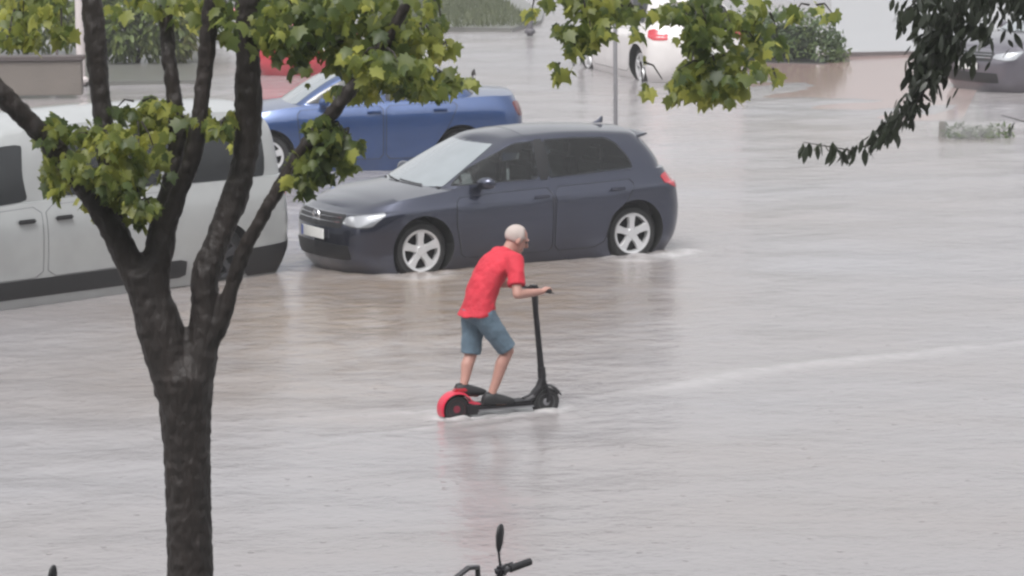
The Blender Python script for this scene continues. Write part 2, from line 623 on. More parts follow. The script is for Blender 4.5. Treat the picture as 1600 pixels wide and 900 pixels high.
def hatchback(loc, rz, paintm, label, cat='car', name='hatchback_car', wsm=None, badge=True, rimm=RIMM, group=None):
    root = empty(name, loc, rz, label=label, cat=cat, group=group)
    seam = BLACK
    body = Shell(PLAN, [
        dict(z=.07, w=.80, xf=2.05, xr=-1.93),
        dict(z=.25, w=.872, xf=2.17, xr=-2.03),
        dict(z=.45, w=.892, xf=2.19, xr=-2.075),
        dict(z=[(2.2, .585), (1.2, .60), (-1, .62), (-2.1, .64)], w=.90, xf=2.185, xr=-2.075),
        dict(z=[(2.2, .70), (1.2, .755), (0, .79), (-1.3, .82), (-2.1, .84)], w=.899, xf=2.12, xr=-2.04),
        dict(z=[(2.15, .722), (1.2, .80), (0, .83), (-1.3, .86), (-2.1, .875)], w=.868, xf=2.07, xr=-2.0),
        dict(z=[(2.0, .765), (1.5, .875), (1.0, .94), (.5, .965), (-.6, .985), (-1.4, 1.02), (-2.05, 1.01)], w=.815, xf=1.98, xr=-1.92)],
        crown=.045, tmap=([0, 1, 2, 3, 4, 5], [0, 1, 2, 3, 4, 6]))
    b = body.build('body', paintm, root)
    arch_cut(b, (1.318, -1.318), .365, .52, .335)
    gp = [list(p) for p in GPLAN]
    green = Shell([tuple(p) for p in gp], [
        dict(z=[(1.2, .93), (.6, .955), (-.6, .975), (-1.4, 1.0), (-2.05, .99)], w=.785, xf=1.16, xr=-1.88),
        dict(z=[(1.0, 1.09), (-.6, 1.13), (-2, 1.13)], w=.735, xf=.88, xr=-1.83),
        dict(z=[(.7, 1.25), (-.6, 1.29), (-2, 1.26)], w=.665, xf=.58, xr=-1.74),
        dict(z=[(.35, 1.38), (-.2, 1.435), (-.8, 1.435), (-1.8, 1.36)], w=.565, xf=.30, xr=-1.66)],
        crown=.065)
    fw = lambda q: [q(.92, .25), q(.30, .18), q(-.15, .16), q(-.17, 1.5), q(-.19, 2.70), q(.02, 2.70), q(.36, 2.06), q(.68, 1.1)]
    rw = lambda q: [q(-.27, .18), q(-.8, .2), q(-1.36, .28), q(-1.32, 1.2), q(-1.21, 2.2), q(-1.10, 2.66), q(-.7, 2.72), q(-.29, 2.73)]
    holes = []
    for s in (1, -1):
        q = lambda x, t: (s * green.sx(x, t), t)
        holes += [shrink(fw(q)), shrink(rw(q))]
        holes.append(shrink([(s * 9.6, .35), (s * 12.2, .35), (s * 12.2, 2.55), (s * 9.75, 2.5)], .95))
    green.build('roof', paintm, root, holes)
    me = b.data
    bm = bmesh.new()
    bm.from_mesh(me)
    dead = [f for f in bm.faces if f.normal.z > .8 and f.calc_center_median().z > .9 and -1.62 < f.calc_center_median().x < .95 and abs(f.calc_center_median().y) < .69]
    bmesh.ops.delete(bm, geom=dead, context='FACES')
    bm.to_mesh(me)
    bm.free()
    inn = MB()
    inn.box((-.35, 0, .50), (2.6, 1.42, .04), 0, 0, .01)
    inn.box((.86, 0, .86), (.42, 1.38, .22), 0, 0, .06)
    inn.box((-1.62, 0, .80), (.30, 1.36, .28), 0, 0, .05)
    for s in (1, -1):
        inn.box((-.35, s * .715, .72), (2.5, .03, .48), 0, 0, .01)
        for x in (.02, -.86):
            inn.box((x + .10, s * .36, .62), (.5, .50, .18), 0, 0, .06)
            inn.box((x - .22, s * .36, .86), (.14, .50, .56), 0, 0, .05)
            inn.box((x - .26, s * .36, 1.19), (.09, .26, .17), 0, 0, .035)
    for k in range(24):
        a0, a1 = 2 * PI * k / 24, 2 * PI * (k + 1) / 24
        inn.tube([(.50 + .06 * math.sin(a), .36 + .18 * math.cos(a), .98 + .16 * math.sin(a)) for a in (a0, a1)], .016, 6)
    inn.build('interior', CABIN, root, angle=35)
    mb = MB()
    green.panel(mb, [(-2.62, .12), (2.62, .12), (2.42, 2.86), (-2.42, 2.86)], .004)
    mb.build('windshield', wsm or WSCREEN, root)
    mb = MB()
    K = 12
    for sgn in (1,):
        vs = MB()
    # rear window spans the rear centre: built as two halves meeting in the middle of one mesh
    for s in (1, -1):
        green.panel(mb, [(s * 9.6, .35), (s * 11.98, .35), (s * 11.98, 2.55), (s * 9.75, 2.5)], .004, chaikin=1)
    mb.build('rear_window', CLEAR, root)
    for s in (1, -1):
        def q(x, t):
            return (s * green.sx(x, t), t)
        mb = MB()
        green.panel(mb, fw(q), .004, chaikin=1, sub=4, seam=1, seamw=.018)
        mb.build('side_window', [CLEAR, BLACK], root)
        mb = MB()
        green.panel(mb, rw(q), .004, chaikin=1, sub=4, seam=1, seamw=.018)
        mb.build('side_window', [CLEAR, BLACK], root)
        mb = MB()
        green.panel(mb, [q(-.165, .1), q(-.275, .1), q(-.285, 1.5), q(-.295, 2.8), q(-.185, 2.8), q(-.165, 1.5)], .003, chaikin=1, sub=4)
        mb.build('pillar', BLACK, root)
        # doors

        def d(x, t):
            return (s * body.sx(x, t), t)
        for i, (o, hx) in enumerate((([d(.86, .75), d(.3, .75), d(-.26, .75), d(-.27, 2.5), d(-.27, 4.75), d(.3, 4.75), d(.92, 4.7), d(.93, 2.7)], -.12),
                                     ([d(-.29, .75), d(-.8, .75), d(-.93, 1.1), d(-1.02, 2.6), d(-1.22, 3.4), d(-1.30, 4.75), d(-.9, 4.75), d(-.30, 4.75)], -1.08))):
            mb = MB()
            body.panel(mb, o, .003, 0, seam=1, chaikin=1, sub=3, seamw=.010, skirt=.008)
            dr = mb.build('door', [paintm, seam], root)
            hb = MB()
            p = body.P(s * body.sx(hx, 4.25), 4.25)
            hb.box((p[0], p[1] + s * .028, p[2]), (.20, .03, .035), 0, 0, .012)
            hb.build('handle', paintm, dr)
        # lamps
        mb = MB()
        body.panel(mb, [(s * 1.75, 3.30), (s * 2.6, 3.02), (s * 3.25, 3.12), (s * 3.62, 4.05), (s * 3.4, 4.5), (s * 2.6, 4.2), (s * 1.8, 3.9)], .005, 0, sub=8, seam=1, seamw=.016)
        mb.build('headlight', [LAMP, BLACK], root)
        for sy in (2.15, 2.95):
            p = body.P(s * sy, 3.62)
            nn = body.N(s * sy, 3.62)
            mb.ell(p + nn * .006, (.05, .05, .05), 10)
        mb = MB()
        body.panel(mb, [(s * 8.62, 4.05), (s * 9.2, 3.7), (s * 10.2, 3.7), (s * 10.2, 4.6), (s * 9.2, 4.85), (s * 8.55, 4.75)], .006, sub=8)
        mb.build('tail_light', REDL, root)
        # mirror
        mr = MB()
        mr.loft([((.60, s * .80, .975), (.02, 0, 0), (0, 0, .02)), ((.60, s * .85, .985), (.04, 0, 0), (0, 0, .03)), ((.60, s * .875, 1.0), (.075, 0, 0), (0, 0, .062)), ((.595, s * .94, 1.01), (.085, 0, 0), (0, 0, .068)), ((.585, s * 1.0, 1.012), (.075, 0, 0), (0, 0, .064)), ((.575, s * 1.04, 1.01), (.05, 0, 0), (0, 0, .05)), ((.57, s * 1.055, 1.008), (.02, 0, 0), (0, 0, .02))], 16)
        mr.build('side_mirror', [paintm], root)
        for x in (1.318, -1.318):
            wheel_parts(root, x, s * .815, .315, s, rimm=rimm)
    # front: grille, badge, intake, plate
    mb = MB()
    body.panel(mb, [(-1.78, 2.95), (1.78, 2.95), (1.78, 4.15), (-1.78, 4.15)], .006, sub=6, chaikin=1)
    gr = mb.build('grille', BLACK, root)
    mb = MB()
    for t in (3.38, 3.74):
        mb.tube([tuple(body.P(x, t) + body.N(x, t) * .010) for x in np.linspace(-1.65, 1.65, 15)], .006, 6)
    mb.build('grille_bar', CHROME, gr)
    if badge:
        mb = MB()
        c = body.P(0, 3.58) + np.array([.016, 0, 0])
        mb.tube([(c[0], c[1] + .078 * math.cos(a), c[2] + .078 * math.sin(a)) for a in np.linspace(0, 2 * PI, 25)], .008, 6, cap=False)
        for pl in ([(-.026, .056), (0, .010), (.026, .056)], [(-.052, .032), (-.026, -.05), (0, -.005), (.026, -.05), (.052, .032)]):
            mb.tube([(c[0] + .002, c[1] + y, c[2] + z) for y, z in pl], .0065, 6)
        mb.build('badge', CHROME, gr)
    mb = MB()
    body.panel(mb, [(-2.3, .95), (2.3, .95), (2.2, 1.75), (-2.2, 1.75)], .006, sub=6)
    mb.build('air_intake', BLACK, root)
    for x, n in ((2.212, 1), (-2.098, -1)):
        mb = MB()
        mb.box((x, 0, .50 if n > 0 else .56), (.012, .52, .11), 0, 0, .003)
        mb.box((x + n * .0045, -.24 * n, .50 if n > 0 else .56), (.008, .04, .105), 0, 1, .002)
        mb.build('license_plate', [PLATE, PLBLUE], root)
    # wipers and aerial
    for y0, y1 in ((.45, -.12), (-.08, -.62)):
        mb = MB()
        pts = []
        for k in range(5):
            f = k / 4
            s0, t0 = (y0 + (y1 - y0) * f) / .785 * 2.6, .16 + .10 * f
            pts.append(tuple(green.P(s0, t0) + green.N(s0, t0) * .018))
        mb.tube(pts, .008, 6)
        mb.build('wiper', BLACK, root)
    mb = MB()
    mb.loft([((-1.35, 0, 1.475), (.07, 0, 0), (0, .025, 0)), ((-1.39, 0, 1.51), (.035, 0, 0), (0, .012, 0)), ((-1.41, 0, 1.545), (.012, 0, 0), (0, .005, 0))], 12)
    mb.build('aerial', paintm, root)
    mb = MB()
    mb.loft([((-1.62, y, 1.380 - .02 * (y / .5) ** 2), (.085, 0, -.02), (0, 0, .016)) for y in np.linspace(-.50, .50, 9)], 10)
    mb.build('spoiler', paintm, root)
    return root


def sedan(loc, rz, paintm, label):
    root = empty('sedan_car', loc, rz, label=label, cat='car')
    body = Shell(PLAN, [
        dict(z=.07, w=.78, xf=2.0, xr=-2.05),
        dict(z=.28, w=.84, xf=2.10, xr=-2.16),
        dict(z=.46, w=.86, xf=2.13, xr=-2.20),
        dict(z=.62, w=.87, xf=2.12, xr=-2.20),
        dict(z=[(2.1, .70), (1, .78), (-2.2, .84)], w=.86, xf=2.06, xr=-2.17),
        dict(z=[(2.0, .76), (1.4, .88), (.9, .95), (-.6, .98), (-1.5, 1.03), (-2.1, 1.02)], w=.79, xf=1.93, xr=-2.08)], crown=.045)
    b = body.build('body', paintm, root)
    arch_cut(b, (1.28, -1.28), .35, .5, .32)
    gp = [('F', 0, 0), ('F', -.02, .33), ('F', -.08, .66), ('F', -.20, .93), ('F', -.42, .985), ('M', -.05, 1.0), ('M', -.3, 1.0), ('M', -.55, 1.0), ('R', .40, .97), ('R', .17, .90), ('R', .06, .70), ('R', .02, .38), ('R', 0, 0)]
    green = Shell(gp, [
        dict(z=[(1.1, .93), (-.6, .975), (-1.7, .99)], w=.76, xf=1.08, xr=-1.62),
        dict(z=1.13, w=.71, xf=.80, xr=-1.45),
        dict(z=1.29, w=.64, xf=.52, xr=-1.22),
        dict(z=[(.3, 1.385), (-.3, 1.43), (-1.1, 1.40)], w=.55, xf=.25, xr=-1.02)], crown=.05)
    green.build('roof', paintm, root)
    mb = MB()
    green.panel(mb, [(-2.62, .12), (2.62, .12), (2.42, 2.86), (-2.42, 2.86)], .004)
    mb.build('windshield', WSCREEN, root)
    mb = MB()
    for s in (1, -1):
        green.panel(mb, [(s * 9.6, .25), (s * 11.98, .25), (s * 11.98, 2.7), (s * 9.75, 2.65)], .004, chaikin=1)
    mb.build('rear_window', GLASS, root)
    for s in (1, -1):
        def q(x, t):
            return (s * green.sx(x, t), t)

        def d(x, t):
            return (s * body.sx(x, t), t)
        for o in ([q(.80, .25), q(.2, .2), q(-.2, .2), q(-.22, 2.75), q(-.02, 2.75), q(.5, 1.1)], [q(-.28, .2), q(-.8, .2), q(-1.16, .3), q(-1.0, 1.4), q(-.78, 2.7), q(-.30, 2.75)]):
            mb = MB()
            green.panel(mb, o, .004, chaikin=1, sub=4, seam=1, seamw=.016)
            mb.build('side_window', [GLASS, BLACK], root)
        for o, hx in (([d(.84, .8), d(-.24, .8), d(-.25, 4.75), d(.9, 4.7)], -.12), ([d(-.27, .8), d(-.85, .8), d(-1.02, 2.4), d(-1.25, 4.75), d(-.28, 4.75)], -1.0)):
            mb = MB()
            body.panel(mb, o, .003, 0, seam=1, chaikin=1, sub=3, seamw=.010, skirt=.008)
            dr = mb.build('door', [paintm, BLACK], root)
            hb = MB()
            p = body.P(s * body.sx(hx, 4.25), 4.25)
            hb.box((p[0], p[1] + s * .028, p[2]), (.20, .03, .035), 0, 0, .012)
            hb.build('handle', paintm, dr)
        mb = MB()
        body.panel(mb, [(s * 1.8, 3.2), (s * 2.6, 3.05), (s * 3.3, 3.2), (s * 3.5, 4.2), (s * 2.6, 4.3), (s * 1.9, 4.0)], .005, sub=8)
        mb.build('headlight', LAMP, root)
        mb = MB()
        body.panel(mb, [(s * 9.3, 3.9), (s * 9.6, 3.6), (s * 10.4, 3.6), (s * 10.4, 4.5), (s * 9.6, 4.6), (s * 9.3, 4.5)], .006, sub=8)
        mb.build('tail_light', DARKRED, root)
        mr = MB()
        mr.loft([((.56, s * .78, .98), (.02, 0, 0), (0, 0, .02)), ((.55, s * .86, 1.0), (.05, 0, 0), (0, 0, .055)), ((.55, s * .93, 1.01), (.07, 0, 0), (0, 0, .07)), ((.55, s * .99, 1.01), (.03, 0, 0), (0, 0, .03))], 14)
        mr.build('side_mirror', paintm, root)
        for x in (1.28, -1.28):
            wheel_parts(root, x, s * .79, .30, s, rim_r=.205)
    mb = MB()
    body.panel(mb, [(-1.6, 2.9), (1.6, 2.9), (1.6, 3.9), (-1.6, 3.9)], .006, chaikin=1)
    mb.build('grille', BLACK, root)
    return root


def van(loc, rz, paintm, label):
    root = empty('passenger_van', loc, rz, label=label, cat='van')
    plan = [('F', 0, 0), ('F', -.03, .33), ('F', -.10, .62), ('F', -.26, .87), ('F', -.55, .98), ('M', 1.7, 1.0), ('M', .3, 1.0), ('M', -1.1, 1.0), ('R', .40, .995), ('R', .14, .95), ('R', .04, .72), ('R', .01, .38), ('R', 0, 0)]
    body = Shell(plan, [
        dict(z=.08, w=.88, xf=2.90, xr=-2.30),
        dict(z=.30, w=.94, xf=3.02, xr=-2.40),
        dict(z=.50, w=.955, xf=3.05, xr=-2.42),
        dict(z=.72, w=.96, xf=3.02, xr=-2.42),
        dict(z=.92, w=.95, xf=2.92, xr=-2.41),
        dict(z=[(2.8, 1.0), (2.2, 1.10), (1.6, 1.13), (-2.4, 1.14)], w=.90, xf=2.75, xr=-2.40)], crown=.05)
    b = body.build('body', paintm, root)
    arch_cut(b, (2.25, -1.40), .362, .55, .34)
    gp = [('F', 0, 0), ('F', -.03, .33), ('F', -.10, .66), ('F', -.24, .93), ('F', -.50, .985), ('M', .8, 1.0), ('M', -.2, 1.0), ('M', -1.1, 1.0), ('R', .42, .99), ('R', .16, .94), ('R', .04, .72), ('R', .01, .38), ('R', 0, 0)]
    green = Shell(gp, [
        dict(z=[(2.5, 1.05), (1.6, 1.12), (-2.4, 1.13)], w=.885, xf=2.48, xr=-2.395),
        dict(z=1.38, w=.86, xf=2.18, xr=-2.37),
        dict(z=1.66, w=.81, xf=1.86, xr=-2.31),
        dict(z=[(1.7, 1.82), (1.1, 1.86), (-1.5, 1.86), (-2.2, 1.82)], w=.73, xf=1.6, xr=-2.20)], crown=.09)
    green.build('roof', paintm, root)
    mb = MB()
    green.panel(mb, [(-2.62, .15), (2.62, .15), (2.42, 2.8), (-2.42, 2.8)], .004)
    mb.build('windshield', WSCREEN, root)
    mb = MB()
    for s in (1, -1):
        green.panel(mb, [(s * 9.9, .3), (s * 11.98, .3), (s * 11.98, 2.4), (s * 9.95, 2.4)], .004, chaikin=1)
    mb.build('rear_window', GLASS, root)
    for s in (1, -1):
        def q(x, t):
            return (s * green.sx(x, t), t)

        def d(x, t):
            return (s * body.sx(x, t), t)
        for o in ([q(2.05, .2), q(1.5, .08), q(1.10, .08), q(1.08, 2.3), q(1.35, 2.3), q(1.65, 1.6)],
                  [q(.84, .05), q(-.6, .05), q(-.6, 2.35), q(.84, 2.35)],
                  [q(-.68, .05), q(-2.0, .05), q(-2.02, 1.2), q(-1.96, 2.3), q(-.68, 2.35)]):
            mb = MB()
            green.panel(mb, o, .004, chaikin=2, sub=4)
            mb.build('side_window', GLASS, root)
        for o, hx in (([d(1.83, 1.4), d(1.0, 1.4), d(.98, 4.8), d(2.05, 4.75), d(2.0, 2.6)], 1.19), ([d(.94, 1.4), d(-.62, 1.4), d(-.63, 4.8), d(.93, 4.8)], .72)):
            mb = MB()
            body.panel(mb, o, .003, 0, seam=1, chaikin=1, sub=3, seamw=.005, skirt=.008)
            dr = mb.build('door', [paintm, BLACK], root)
            hb = MB()
            p = body.P(s * body.sx(hx, 4.2), 4.2)
            hb.box((p[0], p[1] + s * .025, p[2]), (.22, .035, .045), 0, 0, .014)
            hb.build('handle', BLACK, dr)
        mb = MB()
        body.panel(mb, [d(1.83, .45), d(0, .45), d(-.87, .45), d(-.87, 1.35), d(0, 1.35), d(1.85, 1.35)], .006, chaikin=1, sub=3)
        mb.build('sill', BLACK, root)
        mb = MB()
        body.panel(mb, [d(-1.68, .1), (s * 9.4, .1), (s * 11.95, .1), (s * 11.95, 1.75), (s * 9.4, 1.75), d(-1.68, 1.5)], .008, chaikin=1, sub=6)
        mb.build('bumper', BLACK, root)
        mb = MB()
        body.panel(mb, [(s * 9.0, 4.0), (s * 9.55, 4.0), (s * 9.55, 4.95), (s * 9.0, 4.95)], .006, sub=8)
        mb.build('tail_light', REDL, root)
        mb = MB()
        body.panel(mb, [(s * 1.9, 3.2), (s * 3.3, 3.2), (s * 3.5, 4.5), (s * 2.1, 4.3)], .006, sub=8)
        mb.build('headlight', LAMP, root)
        mr = MB()
        mr.loft([((1.85, s * .90, 1.2), (.02, 0, 0), (0, 0, .03)), ((1.84, s * 1.0, 1.22), (.06, 0, 0), (0, 0, .11)), ((1.84, s * 1.1, 1.22), (.06, 0, 0), (0, 0, .11)), ((1.84, s * 1.16, 1.22), (.03, 0, 0), (0, 0, .07))], 14)
        mr.build('side_mirror', BLACK, root)
        for x in (2.25, -1.40):
            wheel_parts(root, x, s * .88, .33, s, rim_r=.215, rimm=DKRIM)
    mb = MB()
    body.panel(mb, [(-1.7, 3.0), (1.7, 3.0), (1.7, 3.8), (-1.7, 3.8)], .006, chaikin=1)
    mb.build('grille', BLACK, root)
    return root


NAVY = paint('navy car paint', (.042, .048, .080), .85, .26)
WHITEP = paint('white van paint', (.335, .345, .345))
BLUEP = paint('blue car paint', (.028, .066, .185), .5, .3)
REDP = paint('red car paint', (.5, .03, .05))
WHITEC = paint('white car paint', (.66, .63, .62))
GREYP = paint('grey car paint', (.13, .12, .145), .6, .3)

YAW = R(29.1)
hatchback((-.21, 42.14, 0), PI + YAW, NAVY, 'dark navy hatchback with silver five spoke wheels standing in flood water behind the scooter rider', name='hatchback_car')

# white van: its flank stands on the line between two places on the flood
a, b_ = G(0, 487, .08), G(445, 427, .08)
hd = (a - b_).normalized()
rz = math.atan2(hd.y, hd.x)
left = Vector((-hd.y, hd.x, 0))
vc = Vector((b_.x, b_.y, 0)) + hd * 2.22 - left * .93
van(vc, rz, WHITEP, 'white passenger van with dark tinted windows and black sill, behind the forked tree')

# blue saloon behind the hatchback
yb = R(9)
hb = Vector((-math.cos(yb), -math.sin(yb), 0))
lb = Vector((-hb.y, hb.x, 0))
bc = G(572, 268, .08)
bc.z = 0
sedan(bc - lb * .86, math.atan2(hb.y, hb.x), BLUEP, 'blue saloon car parked broadside just behind the navy hatchback')

# red car half hidden behind the blue saloon
rc = G(462, 110, 0)
hatchback(rc, R(100), REDP, 'red car almost hidden behind tree leaves, beyond the blue saloon', badge=False)

# white hatchback under the hanging leaves, seen from its rear left corner
wy = R(72)
wh = Vector((-math.cos(wy), math.sin(wy), 0))
wl = Vector((-wh.y, wh.x, 0))
wc = G(1002, 134, 0) + wh * 1.318 - wl * .80
hatchback(wc, math.atan2(wh.y, wh.x), WHITEC, 'white hatchback with red tail lights, half hidden by the middle bunch of leaves', badge=False)

# dark grey car at the right edge
gc = G(1672, 138, 0)
hatchback(gc, PI + R(34), GREYP, 'dark grey car cut off by the right edge, beyond the drooping dark leaves', badge=False, rimm=DKRIM)

# ------------------------------------------------------------------ scooter and rider
SC0 = G(712, 661, .03)
SC1 = G(852, 649, .03)
sh = (SC1 - SC0)
sh.z = 0
WB = sh.length
sh.normalize()
SMID = (SC0 + SC1) / 2
SMID.z = .03
SRZ = math.atan2(sh.y, sh.x)
DARKM = mat('scooter black metal', (.02, .019, .022), .38, metal=.3)
GRIPM = mat('deck grip', (.03, .03, .034), .8, bump=.3, bscale=200)
DECKS = mat('deck edge grey', (.30, .30, .32), .4, metal=.5)
REDM = mat('scooter red plastic', (.55, .012, .045), .35, coat=.4)
sc = empty('electric_scooter', SMID, SRZ, label='black electric kick scooter with red rear mudguard, ridden through the flood', cat='scooter')
h2 = WB / 2
mb = MB()
for k, (x0, x1) in enumerate(((-.30, .27),)):
    mb.box((-.015, 0, .125), (.57, .17, .05), 0, 0, .015)
    mb.box((-.015, 0, .153), (.55, .15, .008), 0, 1, .003)
    mb.box((-.015, 0, .105), (.58, .176, .012), 0, 2, .004)
mb.build('deck', [DARKM, GRIPM, DECKS], sc, angle=35)
RW = .122
for x, nm in ((-h2, 'r'), (h2, 'f')):
    w = empty('wheel', (x, 0, RW))
    w.parent = sc
    mb = MB()
    mb.lathe([(.07, -.03), (RW - .02, -.038), (RW, -.02), (RW + .003, 0), (RW, .02), (RW - .02, .038), (.07, .03)], n=36)
    mb.build('tyre', TYRE, w)
    mb = MB()
    mb.lathe([(.001, -.036), (.028, -.036), (.034, -.026), (.066, -.024), (.074, -.032), (.076, 0), (.074, .032), (.066, .024), (.034, .026), (.028, .036), (.001, .036)], n=28)
    mb.build('rim', DECKS if nm == 'f' else mat('rim painted red glow', (.20, .02, .04), .4), w, angle=30)  # maroon puts red light on the spinning rear wheel into its colour
# neck, stem, column
mb = MB()
mb.tube([(.22, 0, .14), (.30, 0, .17), (.36, 0, .25), (.385, 0, .33)], [.045, .045, .04, .034], 10, flat=.8)
mb.build('neck', DARKM, sc)
mb = MB()
top = Vector((.315, 0, 1.10))
mb.tube([(.40, 0, .26), (.385, 0, .34), (.36, 0, .62), top], [.034, .030, .026, .024], 14)
mb.tube([(.388, 0, .33), (.381, 0, .42)], [.037, .035], 14)
mb.build('steering_column', DARKM, sc)
for s in (1, -1):
    mb = MB()
    mb.tube([(.405, s * .03, .27), (.43, s * .052, .20), (h2, s * .055, RW)], [.018, .017, .014], 8)
    mb.build('fork', DARKM, sc)
mb = MB()


def guard(r, a0, a1, hw, n=14):
    rs = []
    for k in range(n + 1):
        a = a0 + (a1 - a0) * k / n
        ca, sa = math.cos(a), math.sin(a)
        rs.append([(r_ * ca, y, r_ * sa) for r_, y in ((r, -hw), (r + .012, -hw * .9), (r + .02, 0), (r + .012, hw * .9), (r, hw), (r + .006, hw * .7), (r + .012, 0), (r + .006, -hw * .7))])
    return rs


mb.rings(guard(RW + .012, R(20), R(150), .045))
o = mb.build('front_mudguard', DARKM, sc)
o.location = (h2, 0, RW)
mb = MB()
mb.rings(guard(RW + .014, R(25), R(200), .066))
mb.tube([(.10, .058, .045), (.17, .06, .04), (.22, .05, .02)], [.012, .014, .012], 8)
mb.tube([(.10, -.058, .045), (.17, -.06, .04), (.22, -.05, .02)], [.012, .014, .012], 8)
o = mb.build('rear_mudguard', REDM, sc, angle=35)
o.location = (-h2, 0, RW)
mb = MB()
mb.box((-h2 + .13, -.065, RW + .0), (.13, .05, .10), 0, 0, .02)
mb.box((-h2 + .13, .065, RW + .0), (.13, .05, .10), 0, 0, .02)
mb.build('swing_arm', DARKM, sc, angle=35)
mb = MB()
mb.box((-h2 + .04, 0, RW * 2 + .035), (.12, .075, .035), R(0), 0, .012)
o = mb.build('rear_light', REDL, sc, angle=35)
hbar = empty('handlebar', top, R(9))
hbar.parent = sc
mb = MB()
mb.tube([(-.02, -.28, .012), (.0, -.12, .0), (.0, .12, 0), (-.02, .28, .012)], .012, 10)
mb.box((.0, 0, .012), (.06, .09, .045), 0, 0, .012)
mb.build('bar', DARKM, hbar, angle=35)
for s in (1, -1):
    mb = MB()
    mb.tube([(-.008, s * .17, .004), (-.02, s * .29, .013)], .019, 12)
    mb.build('grip', BLACK, hbar)
    mb = MB()
    mb.tube([(.012, s * .13, -.004), (.05, s * .17, -.016), (.045, s * .25, -.012)], [.008, .007, .006], 8)
    mb.build('brake_lever', DARKM, hbar)
mb = MB()
mb.tube([(.02, .05, .0), (.07, .04, -.06), (.05, .02, -.25), (.07, .015, -.6), (.08, .01, -.8)], .005, 6)
mb.build('brake_cable', BLACK, hbar)

SKIN = mat('skin', (.40, .215, .175), .5, var=.12, vscale=14)
SHIRT = mat('red cotton shirt', (.50, .022, .042), .8, bump=.9, bscale=16, var=.28, vscale=5)
SHORT = mat('grey blue denim', (.10, .15, .195), .85, bump=.4, bscale=30, var=.2, vscale=12)
SHOE = mat('black shoe', (.014, .014, .016), .6)
HAIR = mat('cropped white hair', (.48, .41, .38), .8, bump=.6, bscale=160)
EYE = mat('eye', (.03, .02, .02), .3)
man = empty('person', SMID, SRZ, label='balding man in red t-shirt and grey blue shorts riding the scooter', cat='person')
V = Vector
hipR, hipL = V((-.20, -.09, .93)), V((-.20, .09, .94))
kneeR, kneeL = V((.035, -.085, .60)), V((-.235, .085, .55))
ankR, ankL = V((-.105, -.055, .235)), V((-.325, .035, .315))
shR, shL = V((.055, -.205, 1.385)), V((.08, .19, 1.385))
neck, headc = V((.085, -.005, 1.44)), V((.155, -.01, 1.535))
gR = top + Matrix.Rotation(R(9), 3, 'Z') @ V((-.015, -.23, .01))
gL = top + Matrix.Rotation(R(9), 3, 'Z') @ V((-.015, .23, .01))
elR, elL = V((.02, -.335, 1.115)), V((.12, .33, 1.12))
pel = V((-.20, 0, .95))
tq = (neck - pel).normalized()          # spine axis
bq = V((0, 1, 0))
fq = tq.cross(bq).normalized() * -1      # chest direction
if fq.x < 0:
    fq = -fq


def caps(mb, pts, rad, n=14):
    pts = [V(p) for p in pts]
    d0 = (pts[0] - pts[1]).normalized()
    d1 = (pts[-1] - pts[-2]).normalized()
    P_ = [pts[0] + d0 * rad[0] * .9, pts[0] + d0 * rad[0] * .6] + pts + [pts[-1] + d1 * rad[-1] * .6, pts[-1] + d1 * rad[-1] * .9]
    Rr = [rad[0] * .35, rad[0] * .8] + list(rad) + [rad[-1] * .8, rad[-1] * .35]
    mb.tube(P_, Rr, n)


def mixp(a, b, t):
    return a + (b - a) * t


mb = MB()
# torso as one loft of ellipses along a gently bent spine
sp = [(0, .155, .10), (.15, .15, .10), (.38, .145, .10), (.62, .165, .105), (.80, .175, .10), (.90, .13, .08), (1.0, .058, .056), (1.10, .052, .052)]


def spine(f):
    p = pel + (neck - pel) * f
    return p - fq * (.058 * math.sin(min(max(f, 0), 1) * PI))


mb.loft([(spine(f), bq * w_, fq * d_) for f, w_, d_ in sp], 24)
mb.loft([(pel - tq * .08, bq * .10, fq * .08), (pel - tq * .02, bq * .15, fq * .105), (pel + tq * .05, bq * .155, fq * .10)], 24)
for hp, kn, an in ((hipR, kneeR, ankR), (hipL, kneeL, ankL)):
    caps(mb, [hp, mixp(hp, kn, .5), kn], [.085, .075, .055])
    caps(mb, [kn, mixp(kn, an, .3) - V((.012, 0, 0)), mixp(kn, an, .7), an], [.052, .055, .042, .034])
    caps(mb, [an, an + V((.02, 0, -.07)), an + V((.12, 0, -.085))], [.034, .035, .03])
for s_, e_, g_ in ((shR, elR, gR), (shL, elL, gL)):
    caps(mb, [s_, mixp(s_, e_, .5), e_], [.06, .048, .040])
    wr = mixp(e_, g_, .86)
    caps(mb, [e_, mixp(e_, g_, .3), wr], [.040, .040, .026])
    hd_ = (g_ - e_).normalized()
    bar = Matrix.Rotation(R(9), 3, 'Z') @ V((0, 1, 0))
    upv = V((0, 0, 1))
    # palm over the grip, four fingers curling round it, thumb closing from the inner side
    pc = g_ + upv * .020 - hd_ * .028
    mb.loft([(wr, bar * .026, upv * .02), (mixp(wr, pc, .6), bar * .036, upv * .017), (pc + hd_ * .018, bar * .041, upv * .014)], 14)
    inn = -1 if s_.y > 0 else 1
    for k in range(4):
        o_ = bar * (k - 1.5) * .0205
        L = (.94, 1.0, .97, .82)[k if inn > 0 else 3 - k]
        c0 = g_ + o_
        pts = [c0 + upv * .024 - hd_ * .012, c0 + upv * .028 + hd_ * .016 * L, c0 + upv * .012 + hd_ * .034 * L, c0 - upv * .012 + hd_ * .030 * L, c0 - upv * .026 + hd_ * .010 * L]
        mb.tube(pts, [.0095, .0095, .009, .0085, .0065], 8)
    tb = g_ + bar * inn * .036 - hd_ * .02
    mb.tube([tb + upv * .01, tb + bar * inn * .014 - upv * .008 + hd_ * .008, tb + bar * inn * .008 - upv * .022 + hd_ * .026], [.012, .011, .008], 8)
